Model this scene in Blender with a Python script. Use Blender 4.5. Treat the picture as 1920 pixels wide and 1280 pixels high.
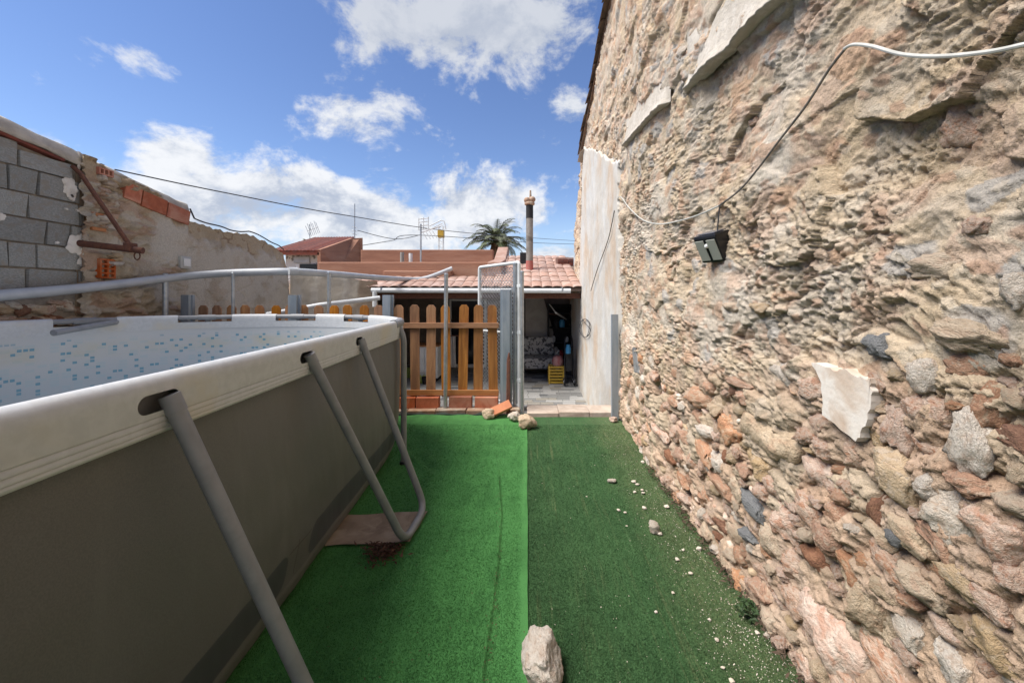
import bpy, bmesh, math, random
import numpy as np
from mathutils import Vector, Matrix, Euler
random.seed(7); RNG = np.random.default_rng(11)
for o in list(bpy.data.objects): bpy.data.objects.remove(o)
SC = bpy.context.scene; COL = SC.collection
R = math.radians

# ---------------------------------------------------------------- camera
H, F, U0, V0 = 1.40, 740.0, 988.0, 556.0      # eye height, focal length and vanishing point in photo pixels
cam = bpy.data.objects.new('camera', bpy.data.cameras.new('camera')); COL.objects.link(cam)
cam.location = (0, 0, H); cam.rotation_euler = (R(90), 0, 0)
cam.data.sensor_width = 36; cam.data.lens = 36 * F / 1920
cam.data.shift_x = -(U0 - 960) / 1920; cam.data.shift_y = -(640 - V0) / 1920
cam.data.clip_start = 0.05; cam.data.clip_end = 3000
SC.camera = cam

# ---------------------------------------------------------------- light and sky
SUN_EL, SUN_AZ = R(56), R(-108)                # azimuth clockwise from +Y: behind the left shoulder
sd = bpy.data.lights.new('sun', 'SUN'); sd.energy = 2.7; sd.angle = R(40); sd.color = (1, .945, .87)
sun = bpy.data.objects.new('sun', sd); COL.objects.link(sun)
dvec = Vector((math.sin(SUN_AZ) * math.cos(SUN_EL), math.cos(SUN_AZ) * math.cos(SUN_EL), math.sin(SUN_EL)))
sun.rotation_euler = dvec.to_track_quat('Z', 'Y').to_euler(); sun.location = (-3, -3, 12)

class NT:                                      # small node-tree helper
    def __init__(s, t): s.t = t; t.nodes.clear()
    def n(s, k, **kw):
        x = s.t.nodes.new(k)
        for a, b in kw.items(): setattr(x, a, b)
        return x
    def l(s, a, b): s.t.links.new(a, b)
    def put(s, sock, v):
        if isinstance(v, bpy.types.NodeSocket): s.l(v, sock)
        elif v is not None: sock.default_value = v
    def m(s, op, a, b=None, c=None, clamp=False):
        x = s.n('ShaderNodeMath', operation=op, use_clamp=clamp)
        for i, v in enumerate((a, b, c)): s.put(x.inputs[i], v)
        return x.outputs[0]
    def mix(s, f, a, b, mode='MIX'):
        x = s.n('ShaderNodeMix', data_type='RGBA', blend_type=mode)
        s.put(x.inputs[0], f); s.put(x.inputs[6], c4(a)); s.put(x.inputs[7], c4(b)); return x.outputs[2]
    def noise(s, vec, scale, detail=4, rough=.55, dist=0):
        x = s.n('ShaderNodeTexNoise'); s.put(x.inputs['Vector'], vec)
        x.inputs['Scale'].default_value = scale; x.inputs['Detail'].default_value = detail
        x.inputs['Roughness'].default_value = rough; x.inputs['Distortion'].default_value = dist
        return x.outputs[0]
    def step(s, v, a, b, lo=0., hi=1.):
        x = s.n('ShaderNodeMapRange', interpolation_type='SMOOTHSTEP')
        for i, q in enumerate((v, a, b, lo, hi)): s.put(x.inputs[i], q)
        return x.outputs[0]
    def xyz(s, v):
        x = s.n('ShaderNodeSeparateXYZ'); s.l(v, x.inputs[0]); return x.outputs
    def vec(s, a, b, c):
        x = s.n('ShaderNodeCombineXYZ')
        for i, q in enumerate((a, b, c)): s.put(x.inputs[i], q)
        return x.outputs[0]
    def vm(s, op, a, b=None):
        x = s.n('ShaderNodeVectorMath', operation=op); s.put(x.inputs[0], a); s.put(x.inputs[1], b); return x.outputs[0]
def c4(v): return v if isinstance(v, bpy.types.NodeSocket) or len(v) == 4 else (*v, 1)

W = bpy.data.worlds.new('World'); SC.world = W; W.use_nodes = True
w = NT(W.node_tree)
sky = w.n('ShaderNodeTexSky', sky_type='NISHITA', sun_disc=False, sun_elevation=SUN_EL, sun_rotation=SUN_AZ,
          air_density=1.0, dust_density=0.05, ozone_density=2.2)
dirv = w.n('ShaderNodeTexCoord').outputs['Generated']
dx, dy, dz = w.xyz(dirv)
az = w.m('ARCTAN2', dx, dy); el = w.m('ARCSINE', dz)
up = w.m('ADD', w.m('MAXIMUM', dz, 0.0), .16)
cp = w.vec(w.m('DIVIDE', dx, up), w.m('DIVIDE', dy, up), 0)
# cumulus puffs seen in the sky: (photo u, v, half-width, half-height, weight)
PUFFS = [(900, 35, 215, 75, .62), (1010, 70, 130, 60, .3), (665, 220, 85, 55, .50), (325, 290, 95, 50, .58), (268, 118, 55, 34, .42), (165, 85, 60, 28, .36),
         (600, 405, 290, 58, .66), (420, 405, 150, 38, .42), (880, 395, 105, 62, .66), (960, 380, 70, 45, .5), (1085, 200, 45, 62, .36), (1075, 330, 45, 50, .32),
         (1030, 265, 26, 20, .33), (740, 330, 40, 20, .28), (620, 300, 30, 18, .2), (1040, 490, 90, 26, .55), (170, 300, 60, 22, .40), (60, 255, 60, 18, .38), (900, 180, 30, 16, .2)]
fld = None
for (u, v, ru, rv, wt) in PUFFS:
    x, z = (u - U0) / F, (V0 - v) / F
    a0, e0 = math.atan2(x, 1), math.atan2(z, math.hypot(x, 1))
    ra, re_ = 1.3 * ru / F / (1 + x * x), 1.35 * rv / F / math.sqrt(1 + x * x + z * z)
    d2 = w.m('ADD', w.m('POWER', w.m('DIVIDE', w.m('SUBTRACT', az, a0), ra), 2.0), w.m('POWER', w.m('DIVIDE', w.m('SUBTRACT', el, e0), re_), 2.0))
    g = w.m('MULTIPLY', w.m('EXPONENT', w.m('MULTIPLY', d2, -.9)), wt)
    fld = g if fld is None else w.m('MAXIMUM', fld, g)
away = w.step(w.m('ABSOLUTE', az), R(60), R(85))                         # the same fair-weather sky goes on all round
hi_el = w.step(el, R(46), R(56))
other = w.m('MULTIPLY', w.m('MAXIMUM', away, hi_el), w.step(w.noise(cp, .8, 3), .42, .66, 0, .62))
band = w.m('MULTIPLY', away, w.step(el, R(20), R(9), 0, .55))
fld = w.m('MAXIMUM', fld, w.m('MAXIMUM', other, band))
def cl_noise(v): return w.m('ADD', w.m('MULTIPLY', w.noise(v, 4.6, 10, .62, .3), .75), w.m('MULTIPLY', w.noise(v, 14, 7, .65), .25))
sph = w.vec(w.m('MULTIPLY', az, 1.0), w.m('MULTIPLY', el, 1.35), 0)
n0 = cl_noise(sph); n1 = cl_noise(w.vm('ADD', sph, (-.025, .05, 0)))
den = w.m('ADD', fld, w.m('MULTIPLY', w.m('SUBTRACT', n0, .5), 2.15))
mask = w.step(den, .22, .50)
lit = w.step(w.m('ADD', w.m('SUBTRACT', n0, n1), w.m('MULTIPLY', w.m('SUBTRACT', .62, den), .10)), -.10, .09)
overh = w.step(el, R(18), R(34))
cloudc = w.mix(lit, (3.3, 3.7, 4.5), (6.3, 6.4, 6.6))
cloudc = w.mix(w.m('MULTIPLY', overh, .65), cloudc, (3.5, 3.8, 4.4))
hsv = w.n('ShaderNodeHueSaturation'); hsv.inputs['Hue'].default_value = .511; hsv.inputs['Saturation'].default_value = 1.10; hsv.inputs['Value'].default_value = 1.12; w.l(sky.outputs[0], hsv.inputs['Color'])
haze_ = w.mix(w.step(el, R(15), R(1), 0, .8), hsv.outputs[0], (3.6, 4.8, 6.4))
final = w.mix(w.m('MULTIPLY', mask, .96), haze_, cloudc)
bg = w.n('ShaderNodeBackground'); w.l(final, bg.inputs[0]); bg.inputs[1].default_value = .056
w.l(bg.outputs[0], w.n('ShaderNodeOutputWorld').inputs[0])

vs = SC.view_settings; vs.view_transform = 'Standard'; vs.look = 'None'; vs.exposure = 1.42; vs.gamma = 1; vs.use_curve_mapping = False

# ---------------------------------------------------------------- helpers
def at(u, v, d): return Vector(((u - U0) / F * d, d, H - (v - V0) / F * d))
def onX(u, v, X): return at(u, v, X * F / (u - U0))
def onZ(u, v, z=0.): return at(u, v, (H - z) * F / (v - V0))

def link(name, me, mat, parent=None, loc=(0, 0, 0), rot=(0, 0, 0)):
    o = bpy.data.objects.new(name, me); COL.objects.link(o)
    if mat and me and not me.materials: me.materials.append(mat)
    o.location = loc; o.rotation_euler = rot
    if parent: o.parent = parent
    return o
def tag(o, label=None, cat=None, group=None, kind=None):
    for k, v in (('label', label), ('category', cat), ('group', group), ('kind', kind)):
        if v: o[k] = v
    return o
def thing(name, label, cat, loc=(0, 0, 0), rz=0, group=None):
    o = bpy.data.objects.new(name, None); COL.objects.link(o); o.empty_display_size = .1
    o.location = loc; o.rotation_euler = (0, 0, rz); return tag(o, label, cat, group)
def tree_copy(o, parent=None):
    c = o.copy(); COL.objects.link(c); c.parent = parent
    for ch in list(o.children): tree_copy(ch, c)
    return c

class MB:
    def __init__(s): s.v = []; s.f = []
    def add(s, vs_, fs): b = len(s.v); s.v += [tuple(p) for p in vs_]; s.f += [tuple(i + b for i in q) for q in fs]; return s
    def box(s, a, b, rot=None, jit=0):
        c = [(a[k] + b[k]) / 2 for k in range(3)]; vs_ = []
        for z in (a[2], b[2]):
            for x, y in ((a[0], a[1]), (b[0], a[1]), (b[0], b[1]), (a[0], b[1])):
                p = Vector((x, y, z)) + Vector([random.uniform(-jit, jit) for _ in range(3)])
                if rot is not None: p = rot @ (p - Vector(c)) + Vector(c)
                vs_.append(p)
        return s.add(vs_, [(0, 3, 2, 1), (4, 5, 6, 7), (0, 1, 5, 4), (1, 2, 6, 5), (2, 3, 7, 6), (3, 0, 4, 7)])
    def tube(s, pts, r, n=10, closed=False, cap=True):
        pts = [Vector(p) for p in pts]; m = len(pts); rr = r if isinstance(r, (list, tuple)) else [r] * m
        base = len(s.v); nrm = None
        for i, p in enumerate(pts):
            t = (pts[(i + 1) % m] if closed or i < m - 1 else p) - (pts[i - 1] if closed or i else p)
            t.normalize()
            if nrm is None:
                nrm = t.orthogonal().normalized()
            else:
                nrm = (nrm - t * nrm.dot(t)); nrm = nrm.normalized() if nrm.length > 1e-6 else t.orthogonal().normalized()
            b = t.cross(nrm)
            for k in range(n):
                a = 2 * math.pi * k / n; s.v.append(tuple(p + (nrm * math.cos(a) + b * math.sin(a)) * rr[i]))
        for i in range(m if closed else m - 1):
            j = (i + 1) % m
            for k in range(n): s.f.append((base + i * n + k, base + i * n + (k + 1) % n, base + j * n + (k + 1) % n, base + j * n + k))
        if cap and not closed:
            s.f.append(tuple(base + k for k in range(n))[::-1]); s.f.append(tuple(base + (m - 1) * n + k for k in range(n)))
        return s
    def prism(s, poly, ax, a, b):                 # polygon of 2-tuples extruded along axis ax from a to b
        def p3(q, t):
            q = list(q); q.insert(ax, t); return tuple(q)
        n = len(poly); s_ = [p3(q, a) for q in poly] + [p3(q, b) for q in poly]
        fs = [tuple(range(n))[::-1], tuple(range(n, 2 * n))] + [(i, (i + 1) % n, n + (i + 1) % n, n + i) for i in range(n)]
        return s.add(s_, fs)
    def lathe(s, prof, c=(0, 0, 0), n=16):
        b = len(s.v)
        for r, z in prof:
            for k in range(n):
                a = 2 * math.pi * k / n; s.v.append((c[0] + r * math.cos(a), c[1] + r * math.sin(a), c[2] + z))
        for i in range(len(prof) - 1):
            for k in range(n): s.f.append((b + i * n + k, b + i * n + (k + 1) % n, b + (i + 1) * n + (k + 1) % n, b + (i + 1) * n + k))
        s.f.append(tuple(b + k for k in range(n))[::-1]); e = b + (len(prof) - 1) * n; s.f.append(tuple(e + k for k in range(n)))
        return s
    def mesh(s, name='m', smooth=False, bevel=0, seg=2):
        me = bpy.data.meshes.new(name); me.from_pydata(s.v, [], s.f)
        bm = bmesh.new(); bm.from_mesh(me)
        bmesh.ops.recalc_face_normals(bm, faces=bm.faces)
        if bevel:
            es = [e for e in bm.edges if len(e.link_faces) == 2 and e.calc_face_angle(0) > .5]
            bmesh.ops.bevel(bm, geom=es, offset=bevel, segments=seg, affect='EDGES', profile=.6, clamp_overlap=True)
        bm.to_mesh(me); bm.free()
        if smooth:
            me.shade_smooth()
            if hasattr(me, 'set_sharp_from_angle'): me.set_sharp_from_angle(angle=R(40))
        return me
    def build(s, name, mat, parent=None, smooth=False, bevel=0, loc=(0, 0, 0), rot=(0, 0, 0), seg=2):
        return link(name, s.mesh(name, smooth, bevel, seg), mat, parent, loc, rot)

def grid_mesh(name, V, nr, nc, keep=None, cols=None, uv=None):
    """V: (nr*nc,3) array laid out row by row; keep: boolean per quad"""
    idx = np.arange(nr * nc).reshape(nr, nc)
    q = np.stack([idx[:-1, :-1], idx[:-1, 1:], idx[1:, 1:], idx[1:, :-1]], -1).reshape(-1, 4)
    if keep is not None: q = q[keep.reshape(-1)]
    used = np.zeros(nr * nc, bool); used[q.ravel()] = True
    remap = np.cumsum(used) - 1
    V = V[used]; q = remap[q]
    me = bpy.data.meshes.new(name)
    me.vertices.add(len(V)); me.vertices.foreach_set('co', V.astype(np.float32).ravel())
    me.loops.add(len(q) * 4); me.loops.foreach_set('vertex_index', q.ravel().astype(np.int32))
    me.polygons.add(len(q)); me.polygons.foreach_set('loop_start', np.arange(0, len(q) * 4, 4, dtype=np.int32))
    if cols is not None:
        a = me.attributes.new('Col', 'FLOAT_COLOR', 'POINT')
        a.data.foreach_set('color', np.c_[cols[used], np.ones(used.sum())].astype(np.float32).ravel())
    if uv is not None:
        ul = me.uv_layers.new(name='UVMap'); ul.data.foreach_set('uv', uv[used][q.ravel()].astype(np.float32).ravel())
    me.update(calc_edges=True); me.validate(); me.shade_smooth()
    return me

# vectorised noise
_P = RNG.random(1 << 16).astype(np.float32)
def hsh(i, j, k=0): return _P[((i.astype(np.int64) * 73856093) ^ (j.astype(np.int64) * 19349663) ^ (int(k) * 83492791)) & 65535]
def vn(x, y, seed=0):
    i = np.floor(x); j = np.floor(y); fx = x - i; fy = y - j
    a = 2 * np.pi
    def g(ii, jj, px, py):
        t = hsh(ii, jj, seed) * a; return np.cos(t) * px + np.sin(t) * py
    sx = fx * fx * fx * (fx * (fx * 6 - 15) + 10); sy = fy * fy * fy * (fy * (fy * 6 - 15) + 10)
    return 1.4 * ((g(i, j, fx, fy) * (1 - sx) + g(i + 1, j, fx - 1, fy) * sx) * (1 - sy) + (g(i, j + 1, fx, fy - 1) * (1 - sx) + g(i + 1, j + 1, fx - 1, fy - 1) * sx) * sy)
def fbm(x, y, oct_=4, seed=0, gain=.5):
    s = 0; a = 1
    for k in range(oct_):
        s = s + a * vn(x * 2 ** k + 17.3 * k, y * 2 ** k - 9.1 * k, seed + k); a *= gain
    return s
def ridge(x, y, oct_=4, seed=0, gain=.5):
    s = 0; a = 1
    for k in range(oct_):
        s = s + a * (1 - 2 * np.abs(vn(x * 2 ** k + 5.1 * k, y * 2 ** k + 3.7 * k, seed + k))); a *= gain
    return s
def worley(x, y, seed=0):
    i = np.floor(x); j = np.floor(y); f1 = np.full(x.shape, 9.); f2 = np.full(x.shape, 9.); cid = np.zeros(x.shape)
    for a in (-1, 0, 1):
        for b in (-1, 0, 1):
            px = i + a + hsh(i + a, j + b, seed); py = j + b + hsh(i + a, j + b, seed + 91)
            d = np.hypot(px - x, py - y); c = hsh(i + a, j + b, seed + 177)
            cl = d < f1; f2 = np.where(cl, f1, np.minimum(f2, d)); cid = np.where(cl, c, cid); f1 = np.where(cl, d, f1)
    return f1, f2, cid
def sm(a, b, x): t = np.clip((x - a) / (b - a), 0, 1); return t * t * (3 - 2 * t)

# ---------------------------------------------------------------- materials
def mat(name, c1, c2=None, scale=6, rough=.75, bump=.0, bscale=60, bdist=.01, metal=0, spec=.4, detail=6, c3=None, s3=1.5, obj_rand=.0, contrast=(.35, .65), aniso=(1, 1, 1), trans=0):
    m = bpy.data.materials.new(name); m.use_nodes = True; t = NT(m.node_tree)
    p = t.n('ShaderNodeBsdfPrincipled'); t.l(p.outputs[0], t.n('ShaderNodeOutputMaterial').inputs[0])
    tc = t.n('ShaderNodeTexCoord').outputs['Object']; oi = t.n('ShaderNodeObjectInfo')
    off = t.n('ShaderNodeVectorMath', operation='SCALE'); off.inputs[0].default_value = (37, 19, 53); t.l(oi.outputs['Random'], off.inputs['Scale'])
    co = t.vm('MULTIPLY', t.vm('ADD', tc, off.outputs[0]), aniso)
    col = c4(c1)
    if c2: col = t.mix(t.step(t.noise(co, scale, detail, .6, .4), *contrast), c1, c2)
    if c3: col = t.mix(t.step(t.noise(co, s3, 5, .6, .6), .48, .66), col, c3)
    if obj_rand:
        h = t.n('ShaderNodeHueSaturation'); t.put(h.inputs['Color'], col)
        t.l(t.m('ADD', t.m('MULTIPLY', oi.outputs['Random'], obj_rand), 1 - obj_rand / 2), h.inputs['Value'])
        t.l(t.m('ADD', t.m('MULTIPLY', t.m('FRACT', t.m('MULTIPLY', oi.outputs['Random'], 7.31)), obj_rand), 1 - obj_rand / 2), h.inputs['Saturation']); col = h.outputs[0]
    t.put(p.inputs['Base Color'], col)
    p.inputs['Roughness'].default_value = rough; p.inputs['Metallic'].default_value = metal
    p.inputs['Specular IOR Level'].default_value = spec
    if bump:
        b = t.n('ShaderNodeBump'); b.inputs['Strength'].default_value = bump; b.inputs['Distance'].default_value = bdist
        t.l(t.noise(co, bscale, 8, .62), b.inputs['Height']); t.l(b.outputs[0], p.inputs['Normal'])
    if trans: p.inputs['Transmission Weight'].default_value = trans
    return m
def vcol_mat(name, bump=.6, bscale=70, rough=.92, fine=.25):
    m = bpy.data.materials.new(name); m.use_nodes = True; t = NT(m.node_tree)
    p = t.n('ShaderNodeBsdfPrincipled'); t.l(p.outputs[0], t.n('ShaderNodeOutputMaterial').inputs[0])
    a = t.n('ShaderNodeAttribute', attribute_name='Col'); co = t.n('ShaderNodeTexCoord').outputs['Object']
    f = t.step(t.noise(co, 55, 7, .65), .3, .7); f2 = t.step(t.noise(co, 190, 4, .7), .25, .75)
    k = t.m('ADD', t.m('MULTIPLY', f, fine), t.m('ADD', t.m('MULTIPLY', f2, fine), 1 - fine))
    t.l(t.mix(1., a.outputs['Color'], t.vec(k, k, k), 'MULTIPLY'), p.inputs['Base Color'])
    p.inputs['Roughness'].default_value = rough; p.inputs['Specular IOR Level'].default_value = .15
    b = t.n('ShaderNodeBump'); b.inputs['Strength'].default_value = bump; b.inputs['Distance'].default_value = .012
    t.l(t.m('ADD', t.noise(co, bscale, 9, .68), t.m('MULTIPLY', t.noise(co, bscale * 4, 4, .7), .35)), b.inputs['Height']); t.l(b.outputs[0], p.inputs['Normal'])
    return m
M = dict(
    galv=mat('galvanised_steel', (.33, .36, .39), (.45, .47, .48), 14, .42, .05, 90, metal=.7),
    post=mat('zinc_post', (.26, .31, .36), (.36, .40, .44), 9, .45, .04, 60, metal=.45, aniso=(1, 1, .2)),
    pool_pipe=mat('grey_powder_coat', (.20, .205, .215), (.235, .24, .25), 12, .5, .02, 200),
    pvc=mat('grey_pvc', (.36, .385, .41), (.43, .45, .47), 5, .42, .03, 40),
    pvcw=mat('white_pvc', (.66, .68, .69), (.56, .58, .58), 5, .4),
    wood=mat('picket_wood', (.42, .19, .06), (.30, .125, .035), 9, .6, .12, 40, c3=(.22, .09, .03), s3=3, obj_rand=.42, aniso=(3, 3, .35)),
    rail=mat('rail_wood', (.40, .19, .08), (.26, .115, .045), 9, .65, .12, 40, obj_rand=.2, aniso=(.35, 3, 3)),
    redbrick=mat('red_brick', (.42, .12, .055), (.33, .09, .04), 14, .85, .25, 90, c3=(.45, .2, .12), s3=4, obj_rand=.25),
    oldbrick=mat('old_pale_brick', (.40, .27, .19), (.30, .19, .13), 12, .9, .35, 60, c3=(.42, .36, .28), s3=5, obj_rand=.3),
    block=mat('concrete_block', (.225, .23, .22), (.33, .33, .31), 22, .95, .7, 110, c3=(.27, .245, .21), s3=4, obj_rand=.28),
    mortar=mat('mortar', (.30, .26, .21), (.22, .19, .16), 12, .95, .7, 60),
    cement=mat('cement_cap', (.46, .42, .36), (.34, .31, .27), 6, .95, .6, 50, c3=(.50, .47, .42), s3=2),
    white_patch=mat('lime_patch', (.66, .62, .56), (.50, .46, .41), 9, .9, .5, 60),
    rust=mat('rusty_iron', (.085, .033, .022), (.14, .055, .03), 25, .8, .4, 120),
    black=mat('black_plastic', (.012, .013, .016), None, rough=.35),
    soot=mat('dark_cloth', (.012, .012, .013), (.022, .022, .024), 9, .8),
    terra=mat('terracotta_paint', (.33, .165, .105), (.26, .125, .08), 3, .85, .5, 25, c3=(.36, .20, .135), s3=1.1, aniso=(.35, .35, 2)),
    pinktile=mat('pink_painted_tile', (.39, .255, .205), (.32, .20, .155), 8, .85, .4, 60, c3=(.44, .33, .28), s3=3, obj_rand=.18),
    redtile=mat('red_roof_tile', (.20, .065, .045), (.13, .045, .035), 9, .85, .3, 50, obj_rand=.3),
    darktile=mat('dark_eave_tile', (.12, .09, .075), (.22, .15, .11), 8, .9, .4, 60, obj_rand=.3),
    ledge=mat('weathered_ledge', (.50, .46, .40), (.40, .36, .305), 14, .95, .9, 45, c3=(.42, .38, .32), s3=8),
    dirt=mat('dry_earth', (.32, .24, .16), (.24, .175, .12), 5, .95, .6, 40),
    concrete=mat('grey_concrete', (.30, .29, .27), (.24, .235, .22), 4, .9, .4, 40),
    threshold=mat('pale_step', (.52, .43, .35), (.42, .33, .26), 9, .85, .3, 60),
    innerwall=mat('brown_stained_wall', (.20, .155, .125), (.13, .10, .08), 3, .9, .3, 30),  # walls under the terrace roof, stained brown all over
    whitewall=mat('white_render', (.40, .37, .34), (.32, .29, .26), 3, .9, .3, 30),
    white=mat('white_paint', (.72, .72, .70), (.62, .62, .60), 5, .5),
    glassdark=mat('dark_glass', (.012, .014, .017), None, rough=.12),
    cream=mat('cream_plastic', (.40, .41, .36), None, rough=.3),
    cable_w=mat('white_cable', (.52, .52, .48), (.42, .42, .38), 20, .5),
    cable_d=mat('grey_cable', (.10, .095, .085), (.18, .16, .14), 30, .6),
    wire=mat('dark_wire', (.05, .05, .055), None, rough=.6),
    yellow=mat('yellow_plastic', (.52, .34, .04), (.42, .26, .03), 5, .45),
    blue=mat('blue_plastic', (.04, .20, .38), None, rough=.35),
    redp=mat('red_plastic', (.42, .04, .045), None, rough=.4),
    limep=mat('lime_plastic', (.40, .46, .10), None, rough=.4),
    leaf=mat('dry_leaf', (.055, .024, .014), (.10, .045, .024), 40, .8),
    mat_=mat('tan_groundsheet', (.29, .22, .16), (.21, .155, .11), 7, .8, .2, 30, c3=(.34, .27, .20), s3=9),
    chip=mat('pale_chip', (.56, .50, .42), (.46, .39, .31), 3, .9, obj_rand=.2),
    weed=mat('weed_leaf', (.035, .07, .02), (.02, .045, .012), 30, .7),
)
STONE = dict(
    pink=mat('stone_pink', (.55, .375, .28), (.62, .49, .39), 4, .92, 1., 10, .018, c3=(.47, .26, .17), s3=3, obj_rand=.22),
    orange=mat('stone_orange', (.52, .30, .185), (.46, .25, .155), 4, .92, 1., 10, .018, c3=(.54, .40, .28), s3=3, obj_rand=.25),
    beige=mat('stone_beige', (.60, .485, .355), (.53, .41, .29), 4, .94, 1., 10, .018, c3=(.52, .37, .26), s3=2, obj_rand=.2),
    ochre=mat('stone_ochre', (.56, .42, .265), (.50, .36, .22), 4, .94, 1., 10, .018, c3=(.54, .43, .31), s3=3, obj_rand=.2),
    cream=mat('stone_cream', (.68, .61, .52), (.60, .52, .43), 4, .92, 1., 10, .018, c3=(.54, .42, .32), s3=2.5, obj_rand=.15),
    grey=mat('stone_grey', (.20, .205, .21), (.28, .28, .275), 8, .9, .9, 9, .03, obj_rand=.3),
    brown=mat('stone_brown', (.24, .115, .07), (.33, .17, .10), 4, .9, 1., 10, .018, obj_rand=.2),
)
# ================================================================ the setting
LX = -4.5                                       # plane of the left boundary wall
MB().box((-400, -400, -.9), (400, 600, -.64)).build('ground', M['dirt'])['kind'] = 'structure'
MB().box((-5.2, -4.5, -.62), (1.6, 4.90, -.012)).build('yard_ground', M['concrete'])['kind'] = 'structure'

# ---- artificial grass: two carpets butted along a straight seam at X = 0
def carpet_mat(name, c1, c2, c3, streak):
    m = bpy.data.materials.new(name); m.use_nodes = True; t = NT(m.node_tree)
    p = t.n('ShaderNodeBsdfPrincipled'); t.l(p.outputs[0], t.n('ShaderNodeOutputMaterial').inputs[0])
    co = t.n('ShaderNodeTexCoord').outputs['Object']
    fine = t.step(t.noise(co, 330, 3, .7), .25, .75); mid = t.step(t.m('ADD', t.m('MULTIPLY', t.noise(co, 3.5, 6, .7, .6), .6), t.m('MULTIPLY', t.noise(t.vm('MULTIPLY', co, (3, .6, 1)), 5, 5, .7), .4)), .40, .66)
    col = t.mix(fine, c1, c2)
    col = t.mix(t.m('MULTIPLY', mid, .55), col, (c1[0] * .6, c1[1] * .62, c1[2] * .6))
    st = t.noise(t.vm('MULTIPLY', co, (38, .9, 1)), 1, 5, .7)
    dust = t.m('MULTIPLY', t.step(st, .50, .74), t.step(t.noise(co, 2.2, 4, .6), .36, .66))
    x = t.xyz(co)
    edge = t.step(t.m('ADD', x[0], t.m('MULTIPLY', t.noise(co, 3, 4), .35)), .72, 1.12) if streak else 0.
    speck = t.step(t.noise(co, 130, 2, .8), .56, .64)
    dust = t.m('MULTIPLY', t.m('ADD', t.m('MULTIPLY', dust, .75 if streak else .12), t.m('MULTIPLY', edge, .45)), t.m('ADD', t.m('MULTIPLY', speck, .7), .3), clamp=True)
    t.l(t.mix(dust, col, c3), p.inputs['Base Color'])
    p.inputs['Roughness'].default_value = .85; p.inputs['Specular IOR Level'].default_value = .2
    b = t.n('ShaderNodeBump'); b.inputs['Strength'].default_value = .7; b.inputs['Distance'].default_value = .004
    t.l(t.m('ADD', t.noise(co, 260, 4, .7), t.m('MULTIPLY', t.noise(co, 12, 3), .6)), b.inputs['Height']); t.l(b.outputs[0], p.inputs['Normal'])
    return m
M['turf_bright'] = carpet_mat('bright_turf', (.048, .170, .046), (.085, .255, .070), (.14, .17, .08), False)
M['turf_dark'] = carpet_mat('dark_turf', (.026, .072, .026), (.056, .120, .042), (.26, .23, .12), True)

def wrinkle(X, Y):
    h = .007 * fbm(X * 1.7, Y * 1.2, 3, 5) + .0028 * fbm(X * 7, Y * 5, 3, 8)
    cx = np.interp(Y, [1.2, 1.45, 2.0, 2.5, 3.2, 3.6], [-.17, -.165, -.155, -.165, -.24, -.30])
    h += .022 * np.exp(-((X - cx) / .011) ** 2) * sm(3.5, 2.9, Y) * (.7 + .5 * vn(Y * 4, Y * 0, 3)) + .007 * np.exp(-((X - cx - .05) / .05) ** 2) * sm(3.6, 3, Y)
    d = (X + .95) * .8 + (Y - 3.35) * .6; e = (X + .95) * -.6 + (Y - 3.35) * .8
    h += .014 * np.exp(-(d / .03) ** 2) * np.exp(-(e / .28) ** 2) + .010 * np.exp(-((d - .11) / .04) ** 2) * np.exp(-((e + .05) / .3) ** 2)
    h += .010 * np.exp(-((Y - 4.15 - .1 * np.sin(X * 3)) / .06) ** 2) + .007 * np.exp(-((Y - 3.85 + .16 * X) / .07) ** 2) * sm(-.1, -.5, X)
    return h
def turf(name, x0, x1, y0, y1, nx, ny, m, label, lift, wr, far_wob):
    xs = np.linspace(x0, x1, nx); t = np.linspace(0, 1, ny)
    T, X = np.meshgrid(t, xs, indexing='ij')
    yend = y1 + far_wob * (.03 * np.sin(X * 5) + .03 * vn(X * 6, X * 0 + .3, 4))
    Y = y0 + (yend - y0) * T
    Z = lift + wr * wrinkle(X, Y) + .0008
    if far_wob:
        eg = sm(x1 - .06, x1, X); X = X + eg * (.005 * vn(Y * 2.3, Y * 0, 6) + .0015 * vn(Y * 11, Y * 0, 7)); Z = Z + eg * .004 * (1 + vn(Y * 4, Y * 0, 12))
    if far_wob: Z = Z + .014 * sm(4.5, 4.62, Y)                 # its end is tucked up against the kerb
    V = np.stack([X, Y, Z], -1).reshape(-1, 3)
    o = link(name, grid_mesh(name, V, ny, nx), m); tag(o, label, 'turf')
    # pile: short blades standing on the sheet
    N = 150000; u = RNG.random(N); by = 1 / (1 / 1.25 - u * (1 / 1.25 - 1 / 4.3)); bx = x0 + .004 + (x1 - x0 - .008) * RNG.random(N)
    bz = lift + wr * wrinkle(bx, by) + .0008
    a = RNG.random(N) * 6.283; wd = .0013 * (1 + by * .35); hh = (.0025 + .003 * RNG.random(N)); ln = .005 * RNG.random(N)
    P = np.stack([np.stack([bx - wd * np.cos(a), by - wd * np.sin(a), bz], -1), np.stack([bx + wd * np.cos(a), by + wd * np.sin(a), bz], -1),
                  np.stack([bx + ln * np.sin(a * 3), by + ln * np.cos(a * 5), bz + hh], -1)], 1).reshape(-1, 3)
    me = bpy.data.meshes.new('pile'); me.vertices.add(3 * N); me.vertices.foreach_set('co', P.astype(np.float32).ravel())
    me.loops.add(3 * N); me.loops.foreach_set('vertex_index', np.arange(3 * N, dtype=np.int32)); me.polygons.add(N); me.polygons.foreach_set('loop_start', np.arange(0, 3 * N, 3, dtype=np.int32))
    me.update(calc_edges=True); tag(link('pile', me, m, o), kind='stuff'); return o
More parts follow.
